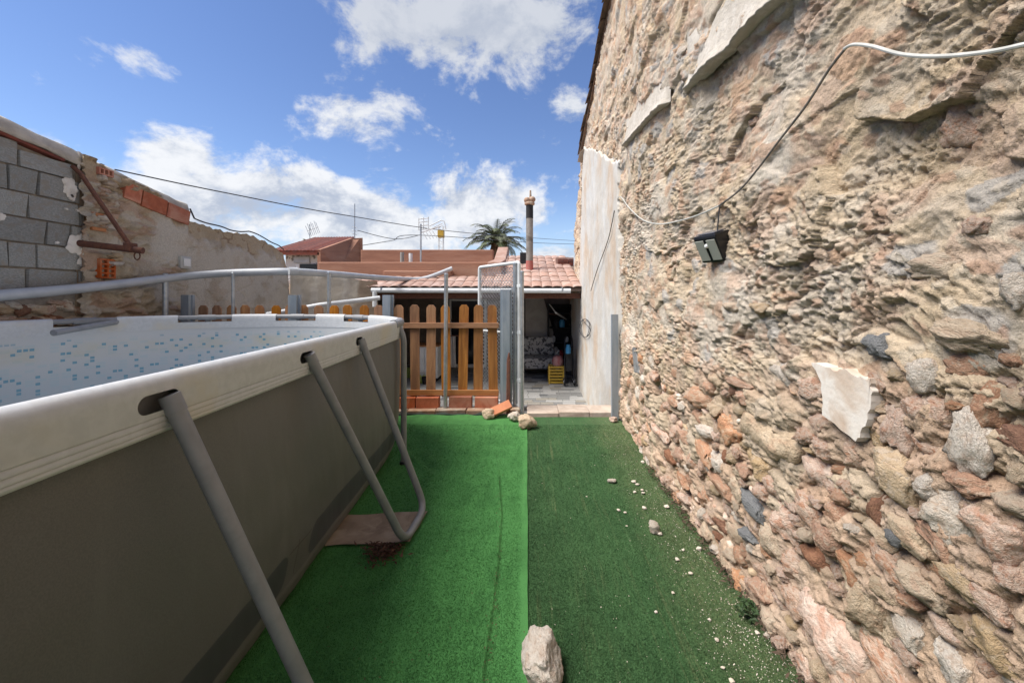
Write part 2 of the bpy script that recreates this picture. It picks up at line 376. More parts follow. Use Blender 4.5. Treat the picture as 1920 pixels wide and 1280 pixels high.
turf('turf_carpet', 0.002, 1.06, -2.6, 4.58, 120, 260, M['turf_dark'], 'dark olive artificial grass carpet strip dusted with grit along the stone wall', .004, .25, 0)
bt = turf('turf_carpet', -1.55, .004, -2.6, 4.60, 420, 700, M['turf_bright'], 'bright green artificial grass carpet with ridged wrinkles beside the pool', .009, 1, 1)

rl = [(x, 4.615 + .012 * math.sin(x * 9) + .008 * math.sin(x * 23), .020 + .008 * math.sin(x * 13 + 1)) for x in np.linspace(-1.5, .0, 60)]
tag(MB().tube(rl, [.017 + .006 * math.sin(i * .7) for i in range(60)], 8).build('rolled_edge', mat('turf_backing', (.022, .035, .028), (.04, .055, .045), 14, .9, .5, 60), bt, True), 'dark backing of the rolled-up far edge')
# ================================================================ the old stone wall on the right
sw = thing('stone_wall', 'tall weathered rubble and earth gable wall of the old house beside the grass carpets', 'wall', (1.3, 3, 0))
SWO = Vector((1.3, 3, 0))
def Xw(y): return np.interp(y, [-3, 3.4, 4.4, 4.9, 11], [1.045, 1.045, 1.09, 1.11, 1.20])
def rake(y): return np.interp(y, [-3, 7.9, 8.45, 8.75, 9.3, 9.75, 10.15, 10.5], [7.63, 4.40, 4.28, 3.75, 3.1, 2.45, 1.75, 1.35])
def rub_top(y): return np.interp(y, [0, .8, 1.6, 2.6, 3.6, 4.5], [1.28, 1.22, 1.0, .90, .80, .72])
PL = [(4.50, -.7), (4.52, .9), (4.50, 1.9), (4.58, 2.5), (4.50, 2.95), (5.2, 3.2), (6.3, 3.75), (7.65, 4.28), (7.9, 3.9), (8.1, 3.0), (8.3, 2.1), (8.5, 1.55), (9.2, 1.42), (10.5, 1.25), (10.6, -.7)]
def poly_sd(P, y, z):
    d = np.full(y.shape, 1e9); ins = np.zeros(y.shape, bool); n = len(P)
    for i in range(n):
        (ay, az_), (by, bz) = P[i], P[(i + 1) % n]
        ey, ez = by - ay, bz - az_; t = np.clip(((y - ay) * ey + (z - az_) * ez) / (ey * ey + ez * ez + 1e-12), 0, 1)
        d = np.minimum(d, np.hypot(y - ay - t * ey, z - az_ - t * ez))
        c = ((az_ > z) != (bz > z)) & (y < (by - ay) * (z - az_) / (bz - az_ + 1e-12) + ay); ins ^= c
    return np.where(ins, d, -d)
SLAB = tuple(onX(1568, 742, 1.0))[1:]
def wall_relief(y, z):
    wy = y + .05 * fbm(y * 3, z * 3, 3, 40); wz = z + .05 * fbm(y * 3, z * 3, 3, 60)
    rub = sm(.12, -.12, z - rub_top(y) - .12 * vn(y * 2.2, z * 2.2, 31))
    big = .030 * fbm(wy * 1.1, wz * 1.3, 3, 1)
    sh = ridge(wy * 2.6, wz * 4.2, 4, 10, .55)                                         # broken shelves and hollows
    f1, f2, cid = worley(wy * 7.5, wz * 10.5, 21)
    l1 = np.clip(1 - f1 * 1.25, 0, 1) ** .7 * (cid > .35) * (.4 + .9 * hsh(np.floor(cid * 997), np.floor(cid * 331), 5))
    g1, g2, gid = worley(wy * 21 + 4, wz * 27 - 3, 22); l2 = np.clip(1 - g1 * 1.2, 0, 1) ** .8
    pit = sm(.36, .85, vn(wy * 5.5, wz * 8.5, 71)) + .35 * sm(.42, .85, vn(wy * 13, wz * 20, 72))
    fine = fbm(wy * 38, wz * 46, 5, 80, .70)
    fin2 = ridge(wy * 17, wz * 24, 3, 85, .6)
    pl1, pl2, pid = worley(wy * 2.7 + 1, wz * 5.2, 24); plate = (pid - .5) * .034 + (hsh(np.floor(pid * 4999), np.floor(pid * 733), 9) - .5) * .05 * pl1
    amp = .40 + 1.0 * sm(-.45, .55, fbm(wy * 1.4 + 7, wz * 1.7, 3, 89))
    crack = sm(.045, 0., np.abs(fbm(wy * 1.7 + 4, wz * 2.9, 3, 87))) * sm(.0, .4, vn(wy * 1.3, wz * 1.3, 88))
    h = .8 * big + .010 * sh + .9 * plate + .008 * l1 + amp * (.0080 * l2 - .017 * pit + .0095 * fine + .0055 * fin2) - .030 * crack
    h = np.where(np.hypot((y - SLAB[0]) / .16, (z - SLAB[1]) / .17) < 1, np.minimum(h, .022), h)
    smooth_patch = sm(.25, .5, vn(wy * 2.1 + 3, wz * 2.6 - 1, 91))                      # patches of surviving flat render
    h = h * (1 - .5 * smooth_patch) + .022 * smooth_patch
    f3, f4, c3 = worley(wy * 5.2, wz * 7.0, 23)
    h = h * (1 - rub) + rub * (-.014 + .020 * sm(.1, -.35, vn(y * 2.7, z * 3.4, 55)) + .034 * np.clip((f4 - f3) * 2.2, 0, 1) ** .6 + .010 * fine + .5 * big + .012 * l2)
    return h, rub, cid, l1, gid, l2, smooth_patch, c3
ys = [-3.0]
while ys[-1] < 10.6:
    y = ys[-1]; ys.append(y + (.06 if y < .62 else float(np.clip(1.35 * y * y / 400, .0032, .019))))
ys = np.array(ys); zs = np.r_[np.arange(-.7, -.05, .03), np.arange(-.05, 2.55, .0052), np.arange(2.55, 4.3, .0115), np.arange(4.3, 7.7, .03)]
Z, Y = np.meshgrid(zs, ys, indexing='ij')
h, rub, cid, l1, gid, l2, spatch, c3 = wall_relief(Y, Z)
jag = .05 * fbm(Y * 5, Z * 5, 4, 33)
psd = poly_sd(PL, Y, Z) + jag * .8
h = np.where(psd > .02, -.03, h)
edge = rake(Y) + jag * .5 * (Y > 8.2) - Z
def lerp(a, b, t): return a + (np.asarray(b) - a) * t[..., None]
C = np.zeros(Y.shape + (3,)) + np.array((.60, .485, .35))
n1 = fbm(Y * 1.6, Z * 1.8, 5, 101, .6); n2 = fbm(Y * 3.1 + 9, Z * 3.6, 5, 111, .6); n3 = fbm(Y * 6 + 2, Z * 7, 4, 121, .6)
C = lerp(C, (.61, .545, .46), sm(.0, .55, n1) * .75)
C = lerp(C, (.56, .435, .285), sm(.05, .6, -n1) * .55)
C = lerp(C, (.55, .40, .30), sm(.25, .7, n2) * .65)
C = lerp(C, (.50, .43, .345), sm(.2, .75, -n2) * .6)
C = lerp(C, (.60, .55, .47), spatch * .5)
up_ = sm(2.6, 3.4, Z)
C = lerp(C, (.47, .335, .235), up_ * sm(-.2, .5, n3) * .4)
sel = (cid > .86) * sm(.12, .35, l1); C = lerp(C, (.50, .31, .20), sel * .65)
sel = ((cid > .72) & (cid < .86)) * sm(.12, .35, l1); C = lerp(C, (.55, .41, .31), sel * .8)
sel = ((cid > .64) & (cid < .72)) * sm(.12, .35, l1); C = lerp(C, (.42, .40, .37), sel * .8)
C = lerp(C, (.60, .52, .41), (gid > .8) * sm(.3, .6, l2) * .6)
C = lerp(C, (.46, .30, .21), (gid < .12) * sm(.3, .6, l2) * .7)
rc = np.where((c3 > .6)[..., None], np.array((.50, .32, .22)), np.where((c3 > .3)[..., None], np.array((.48, .38, .26)), np.array((.48, .29, .19))))
C = lerp(C, (.57, .455, .335), rub * .6); C = C + (rc - C) * (rub * .40)[..., None]
C *= (1 + .10 * n3 + .06 * fbm(Y * 30, Z * 34, 3, 131, .7))[..., None]
V = np.stack([Xw(Y) - h - SWO.x, Y - SWO.y, np.minimum(Z, rake(Y) + .02)], -1).reshape(-1, 3)
keep = (edge[:-1, :-1] > -.02) & (psd[:-1, :-1] < .10)
M['earth'] = vcol_mat('earth_and_rubble', 1., 60, .95, .24)
core = link('wall_face', grid_mesh('wall_face', V, len(zs), len(ys), keep, C.reshape(-1, 3)), M['earth'], sw)
# body of the wall behind the face
pr = [(-3, -.7), (10.45, -.7)] + [(y, rake(y) - .06) for y in (10.4, 10.1, 9.7, 9.25, 8.75, 8.45, 7.9)] + [(-3, 7.5)]
MB().prism([(a - SWO.y, b) for a, b in pr], 0, 1.29 - SWO.x, 1.75 - SWO.x).build('wall_body', M['dirt'], sw)

# plastered stretch beyond the gate, proud of the stone
yp = np.arange(4.38, 10.62, .018); zp = np.arange(-.66, 4.4, .018); Zp, Yp = np.meshgrid(zp, yp, indexing='ij')
jg = .035 * fbm(Yp * 4, Zp * 4, 5, 33, .6) * sm(4.47, 4.8, Yp + (Zp > 2.4) * .5)
s_ = poly_sd(PL, Yp, Zp) + jg
hp = .048 + .012 * fbm(Yp * 1.2, Zp * 1.4, 3, 201) + .0022 * fbm(Yp * 9, Zp * 9, 4, 203)
hp = np.where(s_ > .0, hp, -.04)
keep = (s_[:-1, :-1] > -.03) & (s_[1:, 1:] > -.03) & (Zp[:-1, :-1] < rake(Yp[:-1, :-1]) - .05)
Cp = np.zeros(Yp.shape + (3,)) + np.array((.51, .48, .43)); q1 = fbm(Yp * 1.3, Zp * .8, 5, 211, .6); q2 = fbm(Yp * 2.6, Zp * 1.3, 5, 221, .6)
Cp = lerp(Cp, (.49, .38, .28), sm(.1, .75, q1) * .8); Cp = lerp(Cp, (.53, .54, .53), sm(.1, .6, -q1) * .6); Cp = lerp(Cp, (.62, .60, .56), sm(.2, .7, q2) * .4); Cp = lerp(Cp, (.48, .38, .29), sm(.35, .8, -q2) * .5)
V = np.stack([Xw(Yp) - hp - SWO.x, Yp - SWO.y, Zp], -1).reshape(-1, 3)
M['plaster'] = vcol_mat('stained_plaster', .25, 40, .9, .10)
tag(link('plaster_coat', grid_mesh('plaster_coat', V, len(zp), len(yp), keep, Cp.reshape(-1, 3)), M['plaster'], sw), 'stained off-white plaster coat on the far stretch of the wall')

# ledges of an old roof line, whitish render on top
def ledge(y0, y1, z0, z1, out, hgt, seed):
    n = int((y1 - y0) / .012); prof = [(-.06, 0), (.55, -.004), (1.0, .012), (1.03, .03), (.8, .075), (.42, .22), (.12, .62), (-.35, 1.0)]
    t = np.linspace(0, 1, n); V = []
    for (o_, zz) in prof:
        yy = y0 + (y1 - y0) * t
        e = out * (.80 + .25 * vn(yy * 3, yy * 0 + seed, 3) + .10 * vn(yy * 22, yy * 0 + seed, 4)) * (sm(0, .06, t) * sm(1, .95, t) * .9 + .1)
        X = Xw(yy) - .022 - o_ * e - .007 * fbm(yy * 14, yy * 0 + zz * 9 + seed, 4, 6)
        zc = z0 + (z1 - z0) * t + zz * hgt * (.9 + .3 * vn(yy * 4 + zz, yy * 0 + seed, 7)) + .006 * vn(yy * 11, yy * 0 + seed, 8)
        V.append(np.stack([X - SWO.x, yy - SWO.y, zc], -1))
    me = grid_mesh('ledge', np.stack(V).reshape(-1, 3), len(prof), n); link('ledge', me, M['ledge'], sw)
ledge(.35, 2.52, 2.40, 2.68, .085, .42, 1.3); ledge(2.80, 4.22, 2.78, 2.99, .075, .34, 5.1); ledge(7.55, 8.2, 4.22, 4.18, .10, .10, 8.7)

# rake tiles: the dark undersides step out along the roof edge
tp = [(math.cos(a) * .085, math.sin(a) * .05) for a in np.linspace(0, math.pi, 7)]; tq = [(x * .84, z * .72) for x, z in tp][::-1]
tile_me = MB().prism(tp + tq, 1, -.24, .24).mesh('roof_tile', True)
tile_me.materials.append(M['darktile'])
sl = math.atan2(.297, 1)
for k in range(26):
    y = 8.0 - k * .34
    o = link('roof_tile', tile_me, None, sw, (float(Xw(y)) - .03 + random.uniform(-.015, .015) - SWO.x, y - SWO.y, float(rake(y)) + .02 + random.uniform(-.006, .006)), (-sl + R(4), R(random.uniform(-4, 4)), R(random.uniform(-3, 3))))
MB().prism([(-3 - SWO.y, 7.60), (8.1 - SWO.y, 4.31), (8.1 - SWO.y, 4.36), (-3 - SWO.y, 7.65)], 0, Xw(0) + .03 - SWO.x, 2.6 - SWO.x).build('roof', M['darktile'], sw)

# ---- stones
def stone_mesh(name, seed, sub=4, cuts=13, rough=.26):
    rn = random.Random(seed); bm = bmesh.new(); bmesh.ops.create_icosphere(bm, subdivisions=sub, radius=1)
    P = [Vector([rn.gauss(0, 1) for _ in range(3)]).normalized() for _ in range(cuts)]; D = [rn.uniform(.62, .95) for _ in P]
    off = Vector([rn.uniform(0, 50) for _ in range(3)])
    from mathutils import noise as mn
    for v in bm.verts:
        p = v.co.copy(); p = Vector([math.copysign(abs(c) ** .75, c) for c in p]) * .92
        for n_, d_ in zip(P, D):
            e = p.dot(n_) - d_
            if e > 0: p -= n_ * e * .88
        k = mn.fractal(p * 1.3 + off, 1., 2., 3) * rough + (abs(mn.noise(p * 2.3 + off)) - .25) * rough * .7 + mn.fractal(p * 5 + off, .8, 2., 5) * rough * .42
        v.co = p * (1 + k)
    me = bpy.data.meshes.new(name); bm.to_mesh(me); bm.free(); me.shade_smooth()
    co = np.zeros(len(me.vertices) * 3, np.float32); me.vertices.foreach_get('co', co); co = co.reshape(-1, 3)
    co = (co - (co.max(0) + co.min(0)) / 2) / ((co.max(0) - co.min(0)) / 2); me.vertices.foreach_set('co', co.ravel()); me.update()
    return me
SM = [stone_mesh('stone', 100 + i) for i in range(20)]
for q in SM: q.materials.append(STONE['beige'])
def stone_obj(me, m, parent, loc, rot, scale):
    o = bpy.data.objects.new('stone', me); COL.objects.link(o); o.parent = parent; o.location = loc; o.rotation_euler = rot; o.scale = scale
    o.material_slots[0].link = 'OBJECT'; o.material_slots[0].material = m; return o
# stones that stand out in the photograph: u, v, width, height in photo pixels, colour, how far they stand proud, tilt
SAL = [(1432, 822, 104, 150, 'beige', .06, 4), (1520, 890, 66, 70, 'pink', .05, 0), (1375, 915, 40, 44, 'beige', .05, 0), (1405, 945, 44, 34, 'grey', .05, 8), (1400, 1004, 26, 20, 'grey', .045, 0),
       (1638, 647, 46, 46, 'grey', .03, 0), (1682, 1006, 38, 36, 'grey', .04, 0), (1632, 965, 40, 100, 'brown', .05, 8), (1782, 968, 92, 96, 'cream', .05, 25), (1820, 830, 84, 130, 'cream', .05, -4), (1722, 700, 66, 74, 'cream', .03, 0),
       (1668, 800, 56, 90, 'pink', .05, 0), (1822, 906, 94, 40, 'orange', .06, 0), (1862, 1000, 120, 110, 'pink', .06, 25), (1770, 1024, 110, 52, 'orange', .05, 30), (1735, 905, 50, 60, 'cream', .05, 0), (1670, 890, 90, 90, 'ochre', .05, 10),
       (1545, 1005, 50, 60, 'orange', .05, 0), (1510, 960, 60, 50, 'pink', .045, 30), (1470, 1060, 66, 52, 'pink', .06, 0), (1545, 1170, 120, 150, 'pink', .085, 20), (1590, 1075, 80, 60, 'orange', .045, 25), (1660, 1060, 90, 70, 'pink', .05, 25),
       (1720, 1100, 80, 60, 'beige', .05, 20), (1810, 1090, 90, 60, 'ochre', .05, 25), (1850, 1130, 100, 60, 'pink', .05, 30), (1760, 1190, 90, 60, 'pink', .055, 20), (1680, 1170, 80, 60, 'cream', .05, 20), (1610, 1130, 60, 90, 'beige', .05, 10), (1860, 1210, 110, 90, 'ochre', .05, 10),
       (1640, 1230, 100, 70, 'pink', .06, 20), (1770, 1250, 80, 70, 'cream', .05, 10), (1480, 1130, 60, 50, 'pink', .06, 0), (1420, 1108, 34, 34, 'orange', .05, 0), (1435, 1010, 40, 56, 'beige', .05, 0), (1410, 870, 40, 50, 'ochre', .04, 0),
       (1375, 765, 36, 30, 'ochre', .05, 0), (1360, 805, 42, 56, 'orange', .05, -10), (1395, 790, 20, 26, 'grey', .045, 0), (1310, 745, 36, 40, 'orange', .05, 0), (1322, 808, 26, 22, 'cream', .05, 0), (1315, 840, 52, 34, 'orange', .06, 0),
       (1260, 755, 22, 20, 'orange', .05, 0), (1225, 705, 26, 20, 'pink', .05, 0), (1235, 810, 34, 26, 'pink', .06, 0), (1275, 900, 28, 24, 'orange', .05, 0), (1340, 865, 34, 40, 'cream', .05, 0), (1350, 910, 40, 30, 'orange', .05, 0), (1385, 720, 44, 20, 'orange', .035, 0),
       (1800, 630, 150, 60, 'beige', .05, 18), (1755, 500, 120, 50, 'beige', .03, 8), (1820, 425, 60, 44, 'pink', .025, 0), (1770, 240, 100, 110, 'pink', .02, -20), (1910, 545, 60, 70, 'cream', .04, 0), (1370, 577, 24, 24, 'beige', .045, 0), (1420, 577, 34, 22, 'ochre', .045, 0),
       (1395, 230, 16, 18, 'pink', .04, 0), (1165, 400, 24, 40, 'beige', .07, 0), (1395, 42, 16, 44, 'cream', .04, 0), (1272, 106, 18, 26, 'cream', .03, 0), (1640, 1005, 60, 40, 'beige', .05, 10), (1905, 890, 50, 60, 'beige', .04, 0), (1700, 1005, 90, 70, 'beige', .035, 20),
       (1455, 700, 40, 46, 'cream', .03, 0), (1840, 760, 60, 90, 'orange', .02, 0), (1560, 1250, 110, 60, 'pink', .07, 25), (1890, 1080, 60, 50, 'pink', .05, 0)]
spots = [(SLAB[0], SLAB[1], .10, .11)]; n_st = 0
def put_stone(y, z, ry, rz_, mname, proud, tilt, thick=None):
    h_ = float(wall_relief(np.array([y]), np.array([z]))[0][0]); x = float(Xw(y)) - min(max(h_, -.03), .03)
    th = thick or max(proud * 1.5, min(ry, rz_) * .8)
    return stone_obj(random.choice(SM), STONE[mname], sw, (x - proud + th * .92 - SWO.x, y - SWO.y, z), (R(tilt + random.uniform(-5, 5)), R(random.uniform(-12, 12)), R(random.uniform(-14, 14))), (th, ry, rz_))
for (u, v, pw, ph, mname, proud, tilt) in SAL:
    p = onX(u, v, 1.01); ry = .5 * pw * p.y ** 2 / (1.01 * F) * 1.12; rz_ = .5 * ph * p.y / F * 1.12
    put_stone(p.y, p.z, ry, rz_, mname, proud * .62, tilt); spots.append((p.y, p.z, ry, rz_)); n_st += 1
# the rest of the exposed rubble: dart throwing, large ones first
names = ['pink'] * 13 + ['orange'] * 7 + ['beige'] * 6 + ['ochre'] * 3 + ['cream'] * 4 + ['brown']
cand = []
for (rmin, rmax, tries) in ((.085, .125, 500), (.055, .085, 2600), (.036, .055, 5200), (.022, .036, 6500)):
    for _ in range(tries):
        y = random.uniform(.45, 4.42); z = random.uniform(.0, rub_top(y) + random.uniform(-.06, .10))
        ry = random.uniform(rmin, rmax) * (1.0 if y < 2 else .82); rz_ = ry * random.uniform(.55, .9)
        if all(((y - a) / (ry + c * .96)) ** 2 + ((z - b) / (rz_ + d * .96)) ** 2 > .70 for a, b, c, d in spots):
            spots.append((y, z, ry, rz_))
            if float(vn(np.array([y * 2.7]), np.array([z * 3.4]), 55)[0]) + .35 * (rub_top(y) - z) > -.18: cand.append((y, z, ry, rz_))
cand.sort(key=lambda s: -(s[2] * s[3] / s[0] ** 3))
for (y, z, ry, rz_) in cand[:296 - n_st]:
    put_stone(y, z, ry, rz_, random.choice(names), random.uniform(.008, .034), random.uniform(-14, 14))
small = {}
for (y, z, ry, rz_) in cand[296 - n_st:]:
    small.setdefault(random.choice(names), []).append((y, z, ry, rz_))
lowm = [stone_mesh('s', 300 + i, 2, 6) for i in range(8)]
for nm, lst in small.items():
    Vs, Fs, b = [], [], 0
    for (y, z, ry, rz_) in lst:
        me = random.choice(lowm); pr_ = random.uniform(.008, .028); th = max(pr_ * 1.4, rz_)
        mx = Matrix.Translation((float(Xw(y)) - pr_ + th * .92 - SWO.x, y - SWO.y, z)) @ Euler((R(random.uniform(-25, 25)), random.uniform(-.3, .3), random.uniform(-.3, .3))).to_matrix().to_4x4() @ Matrix.Diagonal((th, ry, rz_, 1))
        co = np.array([v.co for v in me.vertices]); A = np.array(mx); Vs.append(co @ A[:3, :3].T + A[:3, 3])
        Fs += [tuple(i + b for i in p.vertices) for p in me.polygons]; b += len(co)
    me = bpy.data.meshes.new('small_stones'); me.from_pydata(np.concatenate(Vs).tolist(), [], Fs); me.shade_smooth()
    tag(link('small_stones', me, STONE[nm], sw), kind='stuff')
# the broken marble slab stuck in the render: pale face, brown broken edge
c = onX(1568, 742, 1.0)
sl_ = [(-.10, .085), (-.015, .075), (.02, .085), (.085, .07), (.10, .075), (.104, .03), (.085, -.06), (.055, -.12), (-.055, -.075), (-.062, .02)]
sl_ = [(-a * 1.2, b * 1.05) for a, b in sl_]
sl_ = [(a[0] + (b[0] - a[0]) * t + random.uniform(-.005, .005), a[1] + (b[1] - a[1]) * t + random.uniform(-.005, .005)) for a, b in zip(sl_, sl_[1:] + sl_[:1]) for t in (0, .2, .4, .6, .8)]
MB().prism([(c.y - SWO.y + a, c.z + b) for a, b in sl_], 0, c.x - SWO.x + .006, c.x - SWO.x + .06).build('marble_slab', STONE['cream'], sw, bevel=.002).data.materials[0] = mat('marble', (.56, .48, .40), (.66, .62, .56), 7, .7, .3, 40, c3=(.48, .37, .28), s3=5)
# grey slate sliver and pale render scabs
c = onX(1192, 676, 1.02); MB().prism([(c.y - SWO.y + a, c.z + b) for a, b in ((-.1, -.1), (.06, -.12), (.14, .1), (.02, .13))], 0, c.x - SWO.x, c.x - SWO.x + .05).build('slate', STONE['grey'], sw, bevel=.006)
# ================================================================ left boundary: block wall, then crumbling earth wall
bw = thing('block_wall', 'grey concrete block wall with sloping cement cap above a rubble footing', 'wall', (LX, 2, 0)); BO = Vector((LX, 2, 0))
def cap_z(y): return float(np.interp(y, [-3, 3.37, 3.97, 5.18], [3.9, 2.93, 2.83, 2.61]))
Y_END = 4.28; ZB = 1.44; CH = .2225; BL = .41
MB().prism([(-3 - 2, -.62), (4.15 - 2, -.62), (4.15 - 2, cap_z(4.2) - .14), (-3 - 2, cap_z(-3) - .14)], 0, -.30, -.022).build('wall_core', M['mortar'], bw)
bl_me = [MB().box((0, -.5, 0), (.06, .5, 1), jit=.012).mesh('concrete_block', bevel=.0) for _ in range(4)]
for q in bl_me: q.materials.append(M['block'])
for r_ in range(9):
    z0 = ZB + r_ * CH; y = -2.6 - (r_ % 2) * .205 + .07 * r_; end = [4.24, 4.22, 4.05, 4.02, 3.98, 3.92, 3.9, 3.9, 3.9][r_]
    while y < end - .05:
        L = BL if random.random() > .22 else BL / 2
        y1 = min(y + L, end)
        if y1 < .2: y = y1; continue
        zt = min(z0 + CH, cap_z((y + y1) / 2) - .165)
        if zt - z0 > .05 and y1 - y > .05:
            o = link('concrete_block', random.choice(bl_me), None, bw, (-.052 + random.uniform(-.005, .005), (y + y1) / 2 - 2, z0 + .006), (0, R(random.uniform(-.8, .8)), R(random.uniform(-.8, .8))))
            o.scale = (1, y1 - y - random.uniform(.012, .02), zt - z0 - random.uniform(.012, .022))
        y = y1
# thin red tiles tucked under the cap, then the cement cap itself
for (a, b) in ((2.0, 2.55), (2.6, 3.05), (3.1, 3.82),):
    MB().box((-.04, -(b - a) / 2, 0), (.034, (b - a) / 2, .026)).build('edge_tile', M['redtile'], bw, bevel=.003, loc=(0, (a + b) / 2 - 2, cap_z((a + b) / 2) - .152), rot=(math.atan2(-.165, 1), 0, 0))
n = 150; yy = np.linspace(-3, 5.22, n); V = []
for (ox, oz) in ((.012, -.115), (.03, -.10), (.022, -.055), (.005, .005), (-.09, .05), (-.24, .02), (-.32, -.13)):
    w1 = .014 * fbm(yy * 5, yy * 0 + ox * 9, 4, 7); V.append(np.stack([ox + w1, yy - 2, np.array([cap_z(t) for t in yy]) + oz + .018 * fbm(yy * 2.5, yy * 0 + oz * 7, 4, 9)], -1))
link('cement_cap', grid_mesh('cement_cap', np.stack(V).reshape(-1, 3), 7, n), M['cement'], bw)
# rubble footing under the blocks
for k in range(64):
    y = 2.3 + (k % 32) * .065 + random.uniform(-.03, .03); z = 1.16 + (k // 32) * .13 + random.uniform(-.03, .04)
    stone_obj(random.choice(SM), STONE[random.choice(['pink', 'orange', 'beige', 'cream', 'brown'])], bw, (-.035, y - 2, z), (R(random.uniform(-15, 15)), 0, R(random.uniform(-10, 10))), (.06, random.uniform(.06, .12), random.uniform(.03, .06)))
for k in range(30):
    z = 1.42 + k * .042; y = float(np.interp(z, [1.4, 1.9, 2.6], [4.36, 4.22, 4.16])) + random.uniform(-.07, .07)
    if not (1.46 < z < 1.72 or 1.88 < z < 2.10): stone_obj(random.choice(SM), STONE[random.choice(['beige', 'ochre', 'cream', 'pink'])], bw, (.04, y - 2, z), (R(random.uniform(-15, 15)), 0, R(random.uniform(-10, 10))), (.06, random.uniform(.05, .11), random.uniform(.022, .045)))
# lime smears and hollow bricks at the broken end
def blob(name, m, parent, O, x, y, z, ry, rz_, t=.012, seed=0, n=40):
    mb = MB(); ring = []
    for k in range(n):
        a = 2 * math.pi * k / n; e = 1.15 + .18 * math.sin(2 * a + seed) + .12 * math.sin(5 * a + 2 * seed) + .07 * math.sin(11 * a + seed) + random.uniform(-.06, .06)
        ring.append((y - O.y + math.cos(a) * ry * e, z + math.sin(a) * rz_ * e))
    inn = [((p[0] - (y - O.y)) * .75 + y - O.y, (p[1] - z) * .75 + z) for p in ring]
    vs_ = [(x - O.x, *p) for p in ring] + [(x - O.x + t, *p) for p in inn]
    mb.add(vs_, [(i, (i + 1) % n, n + (i + 1) % n, n + i) for i in range(n)] + [tuple(range(n, 2 * n))])
    return mb.build(name, m, parent, smooth=True)
for (u, v, a, b, sd_) in ((150, 458, .085, .10, 1), (160, 492, .05, .06, 2), (133, 352, .06, .085, 4), (150, 300, .025, .07, 5), (3, 407, .03, .03, 6), (108, 455, .014, .014, 7), (125, 392, .012, .012, 8), (146, 395, .012, .012, 9), (135, 370, .03, .03, 3)):
    p = onX(u, v, LX + .02); blob('lime_smear', M['white_patch'], bw, BO, LX + .012, p.y, p.z, a, b, .012, sd_)
p = onX(178, 418, LX); MB().box((-.03, -.075, -.085), (.058, .06, .10)).build('brick', mat('orange_brick', (.48, .22, .10), (.40, .17, .075), 12, .85, .3, 60), bw, bevel=.005, loc=(p.x - BO.x, p.y - BO.y, p.z))
def hollow_brick(y, z, ly, lz, ny, nz):
    mb = MB(); t = .014; ys_ = np.linspace(0, ly, ny + 1); zs_ = np.linspace(0, lz, nz + 1)
    for a in ys_: mb.box((-.10, a - t / 2, -t / 2), (.03, a + t / 2, lz + t / 2))
    for b in zs_:
        for i in range(ny): mb.box((-.10, ys_[i] + t / 2 + .0005, b - t / 2), (.0298, ys_[i + 1] - t / 2 - .0005, b + t / 2))
    mb.box((-.11, 0, 0), (-.1005, ly, lz))
    mb.build('hollow_brick', M['redbrick'], bw, loc=(.035, y - 2, z))
p = onX(178, 520, LX); hollow_brick(p.y, p.z, .14, .19, 2, 4); p = onX(176, 325, LX); hollow_brick(p.y, p.z, .13, .06, 3, 1)

ew = thing('earth_wall', 'crumbling earth and patchy render boundary wall with three red bricks on top', 'wall', (LX, 6, 0)); EO = Vector((LX, 6, 0))
def ew_top(y): return np.interp(y, [4.0, 4.35, 5.19, 5.23, 5.9, 6.3, 6.7, 7.05, 7.3, 7.45], [2.83, 2.72, 2.56, 2.42, 2.36, 2.41, 2.36, 2.28, 2.18, 1.80])
ya = np.arange(3.95, 7.46, .013); za = np.arange(-.62, 2.85, .013); Za, Ya = np.meshgrid(za, ya, indexing='ij')
wy = Ya + .05 * fbm(Ya * 3, Za * 3, 3, 340); wz = Za + .05 * fbm(Ya * 3, Za * 3, 3, 360)
rough = np.clip(sm(5.05, 4.55, Ya + .5 * fbm(Ya * 1.6, Za * 1.6, 3, 301)) + sm(1.42, 1.25, Za) * sm(5.3, 4.9, Ya), 0, 1)
crk = sm(.05, .0, np.abs(fbm(Ya * 1.1, Za * 1.4, 4, 303))) * .5
top_rag = sm(.20, .03, ew_top(Ya) - Za + .16 * fbm(Ya * 3, Za * 3, 3, 305) - .12)
f1, f2, cid_ = worley(wy * 6, wz * 10, 310)
he = rough * (.05 * ridge(wy * 4, wz * 9, 4, 311) + .06 * np.clip(1 - f1 * 1.2, 0, 1) - .02) + (1 - rough) * (.035 + .006 * fbm(Ya * 3, Za * 3, 4, 313) - .03 * crk - .04 * top_rag) + (.004 + .010 * rough) * fbm(Ya * 22, Za * 26, 4, 314, .7)
for (ya0, ya1, za0, za1) in ((4.34, 5.24, 2.24, 2.60), (3.95, 4.32, 1.86, 2.12), (3.95, 4.35, 1.48, 1.84), (3.95, 4.35, 2.60, 2.80)):
    he = np.where((Ya > ya0) & (Ya < ya1) & (Za > za0) & (Za < za1), np.minimum(he, .030), he)
Ce = np.zeros(Ya.shape + (3,)) + np.array((.52, .475, .405)); e1 = fbm(Ya * 1.7, Za * 2, 5, 321, .6); e2 = fbm(Ya * 4, Za * 3, 5, 331, .6)
Ce = lerp(Ce, (.52, .47, .40), sm(.1, .6, e1) * .8); Ce = lerp(Ce, (.36, .30, .23), sm(.1, .7, -e1) * .7); Ce = lerp(Ce, (.46, .37, .28), sm(.2, .7, e2) * .5)
rc_ = np.where((cid_ > .7)[..., None], np.array((.43, .29, .20)), np.where((cid_ > .35)[..., None], np.array((.45, .37, .27)), np.array((.51, .45, .37))))
Ce = Ce + (rc_ - Ce) * (rough * .8)[..., None]; Ce = lerp(Ce, (.40, .31, .20), np.clip(top_rag, 0, 1) * .7)
